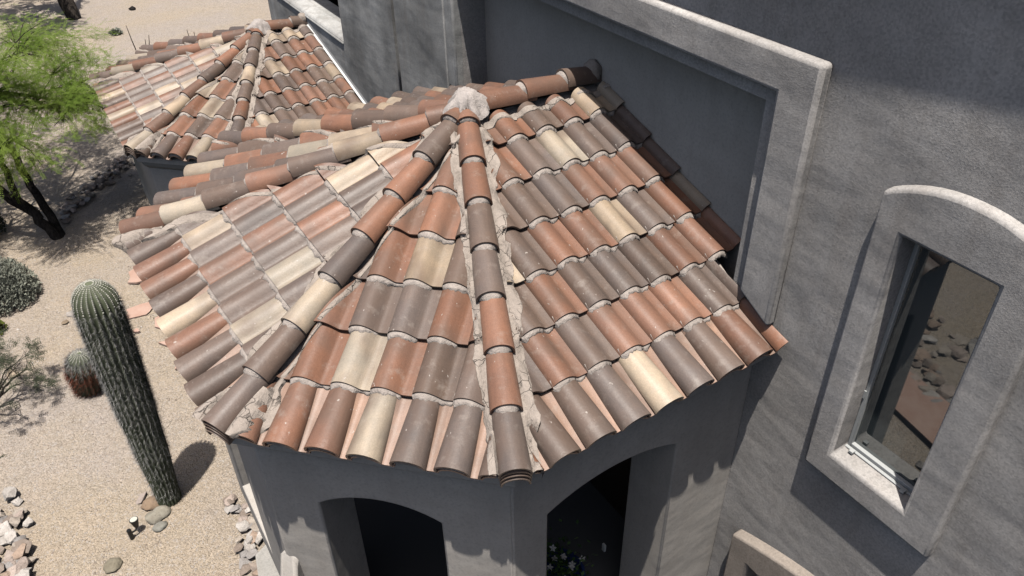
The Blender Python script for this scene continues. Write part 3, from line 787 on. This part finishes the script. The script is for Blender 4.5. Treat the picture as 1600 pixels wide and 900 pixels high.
def rock(x, y, s, label, group=None, col=None, me=None, name='rock', sink=.25, z=None, rot=None):
    o = bpy.data.objects.new(name, me or random.choice(ROCKS)); COL.objects.link(o)
    sx = s if isinstance(s, tuple) else (s*random.uniform(.85, 1.2), s*random.uniform(.75, 1.1), s*random.uniform(.8, 1.1))
    o.scale = sx; o.location = (x, y, (gz(x, y) if z is None else z)+sx[2]*.5-sx[2]*sink)
    o.rotation_euler = (random.uniform(-.2, .2), random.uniform(-.2, .2), random.uniform(0, 6.3)) if rot is None else rot
    c = col or random.choice(RC); j = random.uniform(.85, 1.12); o.color = (c[0]*j, c[1]*j, c[2]*j, 1)
    return tag(o, label, 'rock', group)
def smooth_rock(seed, flat):
    bm = bmesh.new(); bmesh.ops.create_icosphere(bm, subdivisions=3, radius=1)
    for q in bm.verts:
        k = 1+.22*noise.fractal(q.co*1.3+Vector((seed, 0, 0)), 1, 2, 3); q.co = Vector((q.co.x*k, q.co.y*k, q.co.z*k*flat))
    me = bpy.data.meshes.new('boulder'); bm.to_mesh(me); bm.free(); me.materials.append(M_ROCK)
    me.polygons.foreach_set('use_smooth', [True]*len(me.polygons)); return me
SR = [smooth_rock(i*3.1, .6) for i in range(3)]
rock(-3.375, 1.46, (.085, .055, .06), 'pale pink angular rock beside the tall cactus foot', col=(.50, .42, .37), me=ROCKS[3], rot=(.3, -.2, .6))
rock(-3.29, 1.36, (.10, .07, .055), 'tan brown rock touching the foot of the tall cactus', col=(.36, .26, .18), me=SR[0], rot=(0, 0, .1))
rock(-3.285, 1.205, (.105, .075, .07), 'rounded grey speckled rock in front of the tall cactus', col=(.36, .33, .27), me=SR[1], rot=(0, 0, .3))
rock(-3.30, 1.075, (.06, .045, .04), 'small grey rock just below the speckled rock', col=(.35, .34, .30), me=SR[2], rot=(0, 0, .2))
rock(-3.70, .90, (.075, .065, .055), 'lone olive grey rock on open gravel near the bottom edge', col=(.36, .32, .24), me=SR[0], rot=(0, 0, .9))
rock(-3.49, 4.58, (.075, .06, .05), 'small pale rock on sand left of the tall cactus top', col=(.50, .45, .41), me=ROCKS[5])
rock(-3.57, 4.45, (.06, .05, .04), 'small brown rock beside the pale rock left of the cactus', col=(.36, .28, .2), me=ROCKS[6])
rock(-4.15, 3.80, (.10, .075, .06), 'tan rock under the bare twiggy shrub at the left edge', col=(.45, .36, .27), me=ROCKS[2])
rock(-.60, 16.1, (.10, .08, .10), 'small black rock alone on far sand at the top', col=(.03, .027, .025), me=ROCKS[4])
rock(-3.95, .78, (.13, .10, .06), 'low tan stone half buried near the bottom edge', col=(.46, .39, .30), me=ROCKS[8], sink=.6)
RN = ['sandy', 'grey', 'pinkish', 'brown', 'pale', 'rusty']
def bed(pts, where, group, along, across, cols=range(6), lift=.05):
    """rocks of a bed; each label names size, colour and place, so that only true twins share one"""
    sizes = sorted(p[2] for p in pts); ys = sorted(along(p) for p in pts); xs = sorted(across(p) for p in pts); n = len(pts)
    q = lambda v, L, k: min(k-1, int(L.index(v)/len(L)*k))
    for p in pts:
        c = random.choice(list(cols)); big = ('small', 'middling', 'big')[q(p[2], sizes, 3)]
        a = ('near end', 'nearer half', 'middle', 'farther half', 'far end')[q(along(p), ys, 5)]; b_ = ('left edge', 'centre line', 'right edge')[q(across(p), xs, 3)]
        rock(p[0], p[1], p[2], big+' '+RN[c]+' rock, '+a+', '+b_+' of '+where, group, RC[c], name='rubble_rock', z=gz(p[0], p[1])+random.uniform(0, lift))
pts = []
for i in range(80):
    a = random.random(); y = 2.15-1.9*a; x = -4.24-.02*math.sin(y*6)-min(.34, abs(random.gauss(0, .19)))+.05*random.random()-.06*(1-a)
    pts.append((x, y, random.uniform(.045, .105)))
bed(pts, 'lower left rubble bed', 'rubble rocks in the lower left corner', lambda p: p[1], lambda p: p[0])
pts = []
for i in range(60):
    y = .98-.95*random.random(); x = -2.69+.07*(y-.2)+random.gauss(0, .075); pts.append((x, y, random.uniform(.035, .08)))
bed(pts, 'rubble at turret foot', 'rubble rocks by the near turret', lambda p: p[1], lambda p: p[0], lift=.04)
pts = []
while len(pts) < 130:
    x, y = random.uniform(-4.3, -1.75), random.uniform(-2.35, -.3)
    if (x+2.6)*.7071+(y+1.0)*.7071 > -.25 or -3.05 < x+.25*(y+1.3) < -2.5: continue
    pts.append((x, y, random.uniform(.05, .12)))
bed(pts, 'window mirrored rubble bed', 'rubble rocks below the frame', lambda p: p[1], lambda p: p[0], lift=0)
pts = []
for i in range(110):
    t = random.random(); pts.append((-3.30+1.25*t+random.gauss(0, .05), 6.85+1.45*t**.8+random.gauss(0, .15), random.uniform(.035, .085)))
bed(pts, 'rock bed under tree', 'rocks in the shaded bed under the tree', lambda p: p[1]-.6*p[0], lambda p: p[0]+.6*p[1], range(4), .03)
# broken flagstones on the sand left of the roof
M_FLAG = NB('pink_flagstone'); p_ = M_FLAG.pos()
M_FLAG = M_FLAG.done(M_FLAG.mix(M_FLAG.ramp(M_FLAG.noise(p_, 8, 4), [(.3, 0), (.7, 1)]), (.46, .29, .225), (.54, .38, .31)), .9, M_FLAG.bump(M_FLAG.noise(p_, 30, 4), .006, 1), .15)
flags = [(-2.83, 4.20, .15, 'large reddish broken flagstone lying on sand, uppermost by the roof edge', 0), (-2.62, 3.86, .15, 'pale pink flagstone beside the roof edge, below the large reddish one', 1),
         (-2.62, 3.42, .14, 'long pale flagstone sliver at the roof edge', 2), (-2.56, 3.02, .13, 'triangular pale flagstone at the roof edge, lowest of the row', 3),
         (-2.70, 4.95, .14, 'thin pink flagstone mostly hidden by the uppermost eave tiles', 4), (-2.93, 3.85, .035, 'tiny red stone chip lying left of the flagstones', 5)]
for x, y, s, lab, k in flags:
    R = random.Random(k+20); n = 9; pts = []
    for i in range(n):
        a = 2*math.pi*i/n+R.uniform(-.2, .2); r = s*R.uniform(.62, 1.2); pts.append((r*math.cos(a)*1.15, r*math.sin(a)*.85, 0))
    mb = MB().prism(pts, (0, 0, .022)); me = mesh('flagstone', mb.v, mb.f, M_FLAG, False)
    bm = bmesh.new(); bm.from_mesh(me); bmesh.ops.recalc_face_normals(bm, faces=bm.faces); bm.to_mesh(me); bm.free()
    o = bpy.data.objects.new('flagstone', me); COL.objects.link(o); o.location = (x, y, gz(x, y)+.004); o.rotation_euler = (.03, -.02, k*1.1); tag(o, lab, 'flagstone')
# concrete path slabs
mb = MB().prism([(-2.96, -.9, GZ-.06), (-2.50, -.9, GZ-.06), (-2.50, .42, GZ-.06), (-2.72, .30, GZ-.06)], (0, 0, .13))
o = bpy.data.objects.new('path_slab', mesh('path_slab', mb.v, mb.f, M_SLAB, False)); COL.objects.link(o); tag(o, 'pale concrete slab at the foot of the near turret', 'slab')
mb = MB().prism([(-3.0, -2.5, GZ-.06), (-2.42, -2.5, GZ-.06), (-2.75, -.95, GZ-.06), (-3.25, -.95, GZ-.06)], (0, 0, .12))
o = bpy.data.objects.new('front_path', mesh('front_path', mb.v, mb.f, M_FLAG, False)); COL.objects.link(o); o['kind'] = 'structure'

# loose pebbles
pv, pf = [], []
R = random.Random(5)
def pebble(x, y, s):
    k = len(pv); z = gz(x, y); a = R.random()*6.3; c, sn = math.cos(a), math.sin(a); e = R.uniform(.6, 1)
    for dx, dy, dz in ((1, 0, 0), (.2, .9*e, .1), (-.9, .3, 0), (-.3, -.8*e, .1), (.1, 0, .75)):
        pv.append((x+s*(dx*c-dy*sn), y+s*(dx*sn+dy*c), z+s*dz*.8-.002))
    pf.extend([(k+i, k+(i+1) % 4, k+4) for i in range(4)])
for i in range(10000):
    t = R.random(); y = .2+t*t*11; x = -2.4-R.random()*(2.1+.08*y)
    pebble(x, y, R.uniform(.004, .011)*(1 if R.random() < .94 else 2.0))
def pebmat():
    b = NB('gravel_pebble'); p = b.pos(); v = b.voro(p, 30, 'F1', 'Color'); s = b.n('ShaderNodeSeparateColor'); b.l(v, s.inputs[0])
    return b.done(b.ramp(s.outputs[0], [(0, (.24, .19, .15)), (.4, (.38, .31, .25)), (.75, (.46, .39, .32)), (1, (.60, .55, .50))]), .9, None, .15)
o = bpy.data.objects.new('gravel', mesh('gravel', pv, pf, pebmat(), False)); COL.objects.link(o); o['kind'] = 'stuff'; o['label'] = 'loose pebbles strewn over the sand'

# ------------------------------------------------------------------ cacti
def cactus_skin():
    b = NB('cactus_skin'); p = b.pos(False); sp = b.n('ShaderNodeSeparateXYZ'); b.l(p, sp.inputs[0])
    c = b.mix(b.ramp(b.noise(p, 9, 4), [(.3, 0), (.7, 1)]), (.095, .112, .066), (.165, .18, .115))
    return b.done(c, .65, b.bump(b.noise(p, 50, 3), .003, .6), .25)
M_CSKIN = cactus_skin()
M_SPINE = plain('pale_spine', (.36, .35, .33), .8, .1); M_WOOL = plain('white_wool', (.72, .70, .60), .9, .05); M_RSPINE = plain('red_spine', (.20, .075, .05), .8, .1)
def cactus(name, base, top, prof_r, ribs, label, wool, spine_mats, sl, dens, ripple=.16):
    base, top = Vector(base), Vector(top); Hh = (top-base).length
    root = empty(name, base, label, 'cactus')
    ax = (top-base).normalized(); q = Vector((0, 0, 1)).rotation_difference(ax).to_matrix()
    def rad(t):
        for (a, ra), (b_, rb) in zip(prof_r, prof_r[1:]):
            if a <= t <= b_: k = (t-a)/(b_-a); k = k*k*(3-2*k) if b_ < .9 else k; return ra+(rb-ra)*k
        return prof_r[-1][1]
    rt_ = prof_r[-1][1]
    nz, na = 40, ribs*4; rows = []; dome = rt_*1.05/Hh
    ts = [i/nz*(1-dome) for i in range(nz+1)]+[1-dome+dome*math.sin(math.pi/2*i/12) for i in range(1, 13)]
    def R_(t): return rad(t) if t <= 1-dome else rt_*math.sqrt(max(0, 1-((t-1+dome)/dome)**2))
    v = []
    for t in ts:
        r = R_(t)
        for i in range(na):
            a = 2*math.pi*i/na; rr = r*(1+ripple*(.5*math.cos(ribs*a)-.5)); v.append(q@Vector((rr*math.cos(a), rr*math.sin(a), t*Hh)))
    f = [(j*na+i, j*na+(i+1) % na, (j+1)*na+(i+1) % na, (j+1)*na+i) for j in range(len(ts)-1) for i in range(na)]
    me = mesh(name+'_stem', v, f, M_CSKIN, True, 180); o = bpy.data.objects.new('stem', me); link(o, root)
    RR = random.Random(ribs); sv = [[] for _ in spine_mats]; sf = [[] for _ in spine_mats]; wv, wf = [], []
    nA = int(dens*Hh)
    for k in range(ribs):
        a = 2*math.pi*k/ribs; j = 0
        tt = .04
        while tt < .999:
            r = R_(tt); e = .01; dr = (R_(min(1, tt+e))-R_(max(0, tt-e)))/(2*e*Hh) if tt < 1-dome*.02 else -9
            out = Vector((math.cos(a), math.sin(a), 0)); nrm = (out+Vector((0, 0, -max(-8, min(2, dr))))).normalized(); tan = Vector((-math.sin(a), math.cos(a), 0))
            P = Vector((r*math.cos(a), r*math.sin(a), tt*Hh))
            fresh = tt > 1-dome*wool
            if fresh:
                s = .0045+.003*RR.random()
                w = len(wv); upv = nrm.cross(tan)
                for dx, dy, dz in ((1, 0, 0), (0, 1, 0), (-1, 0, 0), (0, -1, 0), (0, 0, 1)): wv.append(q@(P+(tan*dx+upv*dy)*s+nrm*(dz*s+.001)))
                wf += [(w, w+1, w+4), (w+1, w+2, w+4), (w+2, w+3, w+4), (w+3, w, w+4)]
            ns = 11 if not fresh else 7
            low = 1 if tt > .45 else .55 if tt > .25 else .25
            for s_ in range(ns):
                if RR.random() > low: continue
                m = RR.randrange(len(spine_mats)) if len(spine_mats) > 1 else 0
                if len(spine_mats) > 1: m = 0 if tt > .74+.3*(RR.random()-.5) else 1
                d = (nrm*RR.uniform(.25, 1.0)+tan*RR.uniform(-1, 1)+Vector((0, 0, RR.uniform(-1.0, .5)))).normalized(); L = sl*RR.uniform(.5, 1.1)*(.55 if fresh else 1)
                side = d.cross(Vector((RR.random(), RR.random(), RR.random()))).normalized()*(.0015 if not fresh else .0011)
                w = len(sv[m]); sv[m] += [q@(P-side), q@(P+side), q@(P+d*L)]; sf[m].append((w, w+1, w+2))
            step = (1.0/nA) if tt < 1-dome else (1.0/nA)*.7*max(.12, math.sqrt(max(0, 1-((tt-1+dome)/dome)**2)))
            tt += step
    for i, m in enumerate(spine_mats):
        o = bpy.data.objects.new('spines', mesh('spines', sv[i], sf[i], m, False)); link(o, root); o['kind'] = 'stuff'
    if wv:
        o = bpy.data.objects.new('areole_wool', mesh('areole_wool', wv, wf, M_WOOL, False)); link(o, root); o['kind'] = 'stuff'
    return root
cactus('saguaro_cactus', (-3.165, 1.33, GZ-.02), (-3.105, 1.36, -.36), [(0, .10), (.04, .100), (.3, .128), (.55, .145), (.75, .156), (.9, .155), (1, .150)], 22,
       'tall ribbed columnar cactus with a pale crown standing on the gravel', 1.15, [M_SPINE], .045, 50)
cactus('barrel_cactus', (-3.51, 3.16, GZ-.03), (-3.47, 3.13, -2.12), [(0, .13), (.3, .15), (.7, .16), (1, .145)], 18,
       'short round cactus with red spines behind the tall cactus', .3, [M_SPINE, M_RSPINE], .075, 70)

# ------------------------------------------------------------------ trees and shrubs
def limb(mb, p, d, L, r, depth, tips, R, bend=.35, segs=5):
    pts = [Vector(p)]; rs = [r]; d = Vector(d).normalized()
    for i in range(segs):
        d = (d+Vector((R.gauss(0, bend), R.gauss(0, bend), R.gauss(0, bend*.6)))*.5).normalized(); pts.append(pts[-1]+d*L/segs); rs.append(r*(1-.45*(i+1)/segs))
    mb.tube(pts, rs, 7 if r > .02 else 4)
    if depth == 0: tips.append((pts[-1], d)); return
    for k in range(R.choice((2, 3))):
        nd = (d+Vector((R.gauss(0, .6), R.gauss(0, .6), R.gauss(.05, .35)))).normalized(); limb(mb, pts[-1-(k > 1)], nd, L*R.uniform(.6, .8), rs[-1]*.8, depth-1, tips, R, bend)
def frond(v, f, p, d, L, R, n, leaf, droop=.35):
    """pinnate spray: a curving rachis with pairs of narrow leaflets"""
    d = d.normalized(); side = d.cross(Vector((0, 0, 1)));
    side = (side.normalized() if side.length > .05 else Vector((1, 0, 0))); pos = Vector(p)
    roll = R.uniform(-.7, .7); nrm = (side.cross(d)*math.cos(roll)+side*math.sin(roll)).normalized()
    for i in range(n):
        d = (d+Vector((0, 0, -droop/n))).normalized(); pos = pos+d*L/n
        for sg in (1, -1):
            a = (side*sg+d*.55+nrm*R.uniform(-.35, .35)).normalized()*leaf*R.uniform(.7, 1.15); b = d*leaf*.20
            k = len(v); v += [pos-b, pos+a*.5-b*.9, pos+a, pos+a*.5+b*1.1]; f.append((k, k+1, k+2, k+3))
def mesquite(name, base, stems, blobs, label, nf, seed, leaf=.023):
    R = random.Random(seed); root = empty(name, base, label, 'tree'); base = Vector(base)
    mb = MB(); tips = []
    for pts, r0, r1 in stems:
        n = len(pts); P = [Vector(p) for p in pts]
        Q = []
        for i in range(n-1):
            for k in range(4):
                t = k/4; q = P[i].lerp(P[i+1], t)+Vector((R.gauss(0, .018), R.gauss(0, .018), R.gauss(0, .01)))*(1 if i+k else 0); Q.append(q)
        Q.append(P[-1]); mb.tube(Q, [r0+(r1-r0)*i/(len(Q)-1) for i in range(len(Q))], 9)
        tips.append((P[-1], (P[-1]-P[-2]).normalized(), r1))
    ends = []
    for p, d, r in tips:
        for k in range(4): limb(mb, p, (d+Vector((R.gauss(0, .7), R.gauss(0, .7), R.gauss(.1, .3)))), R.uniform(.35, .6), r*.7, 2, ends, R)
    # thin branches to every foliage clump
    for c, rad in blobs:
        c = Vector(c); p, d, r = min(tips, key=lambda q: (q[0]-c).length); m = (p+c)/2+Vector((R.gauss(0, .1), R.gauss(0, .1), -.08)); mb.tube([p, p.lerp(m, .5)+Vector((0, 0, .03)), m, c], [.024, .02, .016, .007], 5)
        for k in range(7):
            e = c+Vector((R.uniform(-1, 1)*rad[0], R.uniform(-1, 1)*rad[1], R.uniform(-.8, .8)*rad[2])); mb.tube([c.lerp(m, .4*R.random()), (c+e)/2+Vector((0, 0, .04)), e], [.009, .006, .003], 4)
    part('trunk', mb.v, mb.f, M_BARK, root, True, 60)
    v, f = [], []
    tot = sum(a[0]*a[1] for _, a in blobs)
    for c, rad in blobs:
        c = Vector(c)
        subs = [c+Vector((R.gauss(0, .5)*rad[0], R.gauss(0, .5)*rad[1], R.gauss(0, .45)*rad[2])) for _ in range(max(6, int(26*rad[0]*rad[1])))]
        for i in range(int(nf*rad[0]*rad[1]/tot)):
            sc = R.choice(subs); p = sc+Vector((R.gauss(0, .12), R.gauss(0, .12), R.gauss(0, .07)))
            d = (p-c)*.8+Vector((R.gauss(0, .35), R.gauss(0, .35), R.gauss(-.02, .15)))
            frond(v, f, p, d, R.uniform(.10, .20), R, R.randint(7, 11), leaf*R.uniform(.8, 1.2))
    part('crown', v, f, M_LEAF, root, False, fix=False)
    return root
b0 = Vector((-3.36, 6.42, GZ-.03))
mesquite('mesquite_tree', b0,
  [([b0, (-3.55, 6.55, -2.25), (-3.85, 6.65, -1.75), (-4.05, 6.8, -1.35), (-4.15, 6.9, -1.0)], .068, .036),
   ([b0+Vector((.02, .02, 0)), (-3.45, 6.75, -2.1), (-3.50, 7.0, -1.65), (-3.62, 7.15, -1.3), (-3.55, 7.3, -.9)], .058, .028),
   ([(-3.50, 6.52, -2.32), (-3.68, 6.75, -2.0), (-3.66, 7.05, -1.55), (-3.8, 7.3, -1.1)], .05, .03)],
  [((-2.95, 6.9, -1.0), (.55, .65, .32)), ((-2.55, 6.75, -1.05), (.48, .55, .24)), ((-2.45, 7.3, -1.0), (.38, .5, .22)), ((-3.35, 6.15, -1.1), (.6, .6, .34)), ((-3.2, 7.7, -.6), (.7, .8, .34)), ((-2.65, 7.6, -.9), (.5, .6, .28)),
   ((-3.9, 7.0, -.5), (.7, .8, .4)), ((-3.75, 8.3, -.4), (.8, .8, .36)), ((-3.0, 8.5, -.75), (.55, .6, .26)), ((-4.5, 6.4, -.7), (.7, .7, .4)), 
   ((-4.6, 7.8, -.4), (.8, .8, .4)), ((-2.95, 9.2, -.9), (.5, .6, .26)), ((-2.45, 7.0, -1.15), (.35, .5, .2)), ((-3.3, 6.9, -.75), (.5, .6, .28)), ((-3.2, 6.65, -.9), (.45, .5, .25)), ((-3.55, 6.5, -.8), (.5, .5, .28))],
  'green feathery tree with dark forking trunks at the left edge', 14500, 11)
b1 = Vector((-1.80, 16.2, GZ-.03))
mesquite('mesquite_tree', b1, [([b1, (-1.95, 16.5, -2.0), (-2.2, 16.9, -1.3), (-2.5, 17.2, -.7)], .14, .09), ([b1+Vector((.03, 0, 0)), (-1.8, 16.7, -1.8), (-1.7, 17.3, -1.1)], .09, .06)],
  [((-2.9, 15.6, -1.3), (.7, .7, .3)), ((-2.2, 15.9, -1.5), (.6, .5, .22)), ((-3.2, 16.6, -.9), (.8, .7, .3)), ((-2.4, 17.2, -.6), (.8, .7, .3)), ((-1.6, 17.9, -.6), (.6, .6, .3)), ((-3.8, 17.5, -.6), (.9, .9, .35))],
  'farther green tree with a thick dark trunk at the top left', 1900, 23, .05)

def bush(name, c, rad, n, mat, label, seed, leaf=.03, twig=True, thin=.22):
    R = random.Random(seed); c = Vector(c); root = empty(name, (c.x, c.y, gz(c.x, c.y)), label, 'shrub'); v, f = [], []; mb = MB()
    for i in range(n):
        d = Vector((R.gauss(0, 1), R.gauss(0, 1), abs(R.gauss(0, 1)))).normalized(); k = R.uniform(.55, 1.0)+.08*noise.noise(d*4+Vector((seed, 0, 0)))
        p = Vector((c.x+d.x*rad[0]*k, c.y+d.y*rad[1]*k, gz(c.x, c.y)+.02+d.z*rad[2]*k))
        for q in range(3):
            a = (d+Vector((R.gauss(0, .7), R.gauss(0, .7), R.gauss(.1, .6)))).normalized()*leaf*R.uniform(.6, 1.2); b = a.cross(Vector((R.random(), R.random(), R.random()-.5))).normalized()*leaf*thin
            m = len(v); v += [p-b*.4, p+a*.5-b, p+a, p+a*.5+b]; f.append((m, m+1, m+2, m+3))
    for i in range(60):
        d = Vector((R.gauss(0, 1), R.gauss(0, 1), abs(R.gauss(0, .8)))).normalized(); g0 = Vector((c.x, c.y, gz(c.x, c.y)))
        e = g0+Vector((d.x*rad[0], d.y*rad[1], d.z*rad[2]))*.97; mb.tube([g0+Vector((d.x, d.y, 0))*.04, g0.lerp(e, .5)+Vector((R.gauss(0, .03), R.gauss(0, .03), .02)), e], [.008, .005, .002], 4)
    part('stems', mb.v, mb.f, M_TWIG, root, True, 60)
    part('foliage', v, f, mat, root, False, fix=False)
    return root
bush('sage_shrub', (-4.10, 5.32, 0), (.40, .40, .48), 5200, M_SAGE, 'round grey green shrub at the left edge below the tree', 4, .035)
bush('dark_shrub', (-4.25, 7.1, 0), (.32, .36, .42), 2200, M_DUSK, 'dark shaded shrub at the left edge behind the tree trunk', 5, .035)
bush('lime_weed', (-4.28, 4.72, 0), (.14, .16, .20), 420, M_LIME, 'small yellow green plant in front of the grey green shrub', 6, .04)
bush('weed_tuft', (-1.24, 14.5, 0), (.11, .11, .10), 90, M_SAGE, 'tiny weed tuft alone on the far sand', 8, .06)
# bare twiggy shrub throwing a fine shadow
def bare(name, base, dirs, label, seed, L=.30, r=.013, depth=3):
    R = random.Random(seed); root = empty(name, base, label, 'shrub'); mb = MB(); tips = []
    for d in dirs: limb(mb, base, d, L, r, depth, tips, R, .45, 4)
    part('stems', mb.v, mb.f, M_BARK, root, True, 60); v, f = [], []
    for p, d in tips:
        for i in range(9): frond(v, f, p, d+Vector((R.gauss(0, .8), R.gauss(0, .8), R.gauss(0, .4))), .09, R, 5, .022)
    part('foliage', v, f, M_DUSK, root, False, fix=False); return root
bare('bare_shrub', (-4.48, 3.35, GZ-.02), [(.75, .1, .75), (.55, -.35, .6), (.5, .5, .8), (-.2, .2, 1), (.8, .3, .45), (.7, -.15, .9)], 'thin bare shrub with crooked dark stems at the left edge', 41, .36, .020)
# dry stalks behind the farther roof
root = empty('stalk_plant', (-1.12, 12.35, GZ), 'green stub with thin dry stalks poking up behind the farther roof', 'plant')
mb = MB()
for d in ((-.10, .05, .75), (.16, .1, .42), (.24, .05, .5), (.02, .1, .3)): mb.tube([(-1.12+d[0]*.3, 12.35, GZ), (-1.12+d[0]*.8, 12.35+d[1]*.5, GZ+d[2]*.6), (-1.12+d[0], 12.35+d[1], GZ+d[2])], [.012, .009, .005], 5)
part('stalk', mb.v, mb.f, M_BARK, root)
mb = MB(); mb.tube([(-.98, 12.3, GZ-.02), (-.98, 12.32, GZ+.14), (-.97, 12.33, GZ+.26)], [.13, .12, .07], 9); part('stump', mb.v, mb.f, plain('sage_skin', (.20, .21, .15), .8, .1), root)
root = empty('stalk_plant', (-.2, 11.9, GZ), 'pair of thin dry stalks above the ridge caps of the farther roof', 'plant')
mb = MB()
for d in ((-.06, 0, .62), (.06, .03, .55)): mb.tube([(-.2+d[0]*.3, 11.9, GZ), (-.2+d[0]*.8, 11.9+d[1]*.5, GZ+d[2]*.6), (-.2+d[0], 11.9+d[1], GZ+d[2])], [.010, .008, .005], 5)
part('stalk', mb.v, mb.f, M_BARK, root)

# ------------------------------------------------------------------ garden spotlight
M_BLK = plain('black_metal', (.012, .012, .013), .45, .4)
sx, sy = -3.475, 1.10; sz = gz(sx, sy)
lamp = empty('garden_spotlight', (sx, sy, sz), 'small black garden spotlight on the gravel near the cactus', 'spotlight')
mb = MB(); mb.tube([(sx-.045, sy-.01, sz-.02), (sx-.045, sy-.01, sz+.10), (sx-.045, sy-.01, sz+.105)], [.018, .018, .014], 10); part('body', mb.v, mb.f, M_BLK, lamp)
mb = MB(); mb.tube([(sx-.045, sy-.01, sz+.06), (sx+.0, sy+.0, sz+.055), (sx+.018, sy+.02, sz+.075)], .008, 6); part('arm', mb.v, mb.f, M_BLK, lamp)
mb = MB(); hp = Vector((sx+.016, sy+.018, sz+.07)); hd = Vector((.0, .12, 1)).normalized()
mb.tube([hp, hp+hd*.03, hp+hd*.085], [.016, .024, .036], 14); hd_o = part('lamp_head', mb.v, mb.f, M_BLK, lamp)
mb = MB(); mb.tube([hp+hd*.083, hp+hd*.087], [.030, .030], 14); part('lens', mb.v, mb.f, plain('frosted_lens', (.62, .60, .52), .3, .4), hd_o)

# ------------------------------------------------------------------ potted flowers in the porch
px, py = -.93, -1.27; fz = GZ+.02
pot = empty('potted_flowers', (px, py, fz), 'blue pot of small white flowers in the dark right archway', 'pot plant')
mb = MB(); n = 18; prof_p = [(.13, 0), (.17, .12), (.20, .28), (.215, .34), (.195, .34), (.18, .28)]
v = [(px+r*math.cos(2*math.pi*i/n), py+r*math.sin(2*math.pi*i/n), fz+z) for r, z in prof_p for i in range(n)]
f = [(j*n+i, j*n+(i+1) % n, (j+1)*n+(i+1) % n, (j+1)*n+i) for j in range(len(prof_p)-1) for i in range(n)]+[tuple(range(n-1, -1, -1)), tuple((len(prof_p)-1)*n+i for i in range(n))]
mb.add(v, f); part('pot', mb.v, mb.f, plain('cobalt_glaze', (.02, .04, .14), .35, .4), pot)
R = random.Random(9); v, f = [], []
for i in range(420):
    d = Vector((R.gauss(0, .10), R.gauss(0, .10), abs(R.gauss(0, .12)))); p = Vector((px, py, fz+.34))+d; a = Vector((R.gauss(0, 1), R.gauss(0, 1), R.gauss(.3, .6))).normalized()*.04; b = a.cross(Vector((R.random(), R.random(), .3))).normalized()*.014
    k = len(v); v += [p, p+a*.5-b, p+a, p+a*.5+b]; f.append((k, k+1, k+2, k+3))
part('leaves', v, f, plain('flower_leaf', (.05, .10, .03), .6, .2), pot, False, fix=False)
M_PETAL = plain('white_petal', (.55, .53, .50), .7, .1)
for i in range(10):
    p = Vector((px+R.gauss(0, .10), py-.04+R.gauss(0, .07), fz+.40+abs(R.gauss(0, .12)))); up_ = Vector((R.gauss(-.2, .4), R.gauss(-.7, .4), .8)).normalized(); t1 = up_.orthogonal().normalized(); t2 = up_.cross(t1); v, f = [p], []
    for k in range(5):
        a = 2*math.pi*k/5
        for da, rr in ((-.5, .018), (0, .028), (.5, .018)): v.append(p+(t1*math.cos(a+da)+t2*math.sin(a+da))*rr+up_*.006)
        f.append((0, 1+3*k, 2+3*k, 3+3*k))
    part('flower', v, f, M_PETAL, pot, False, fix=False)
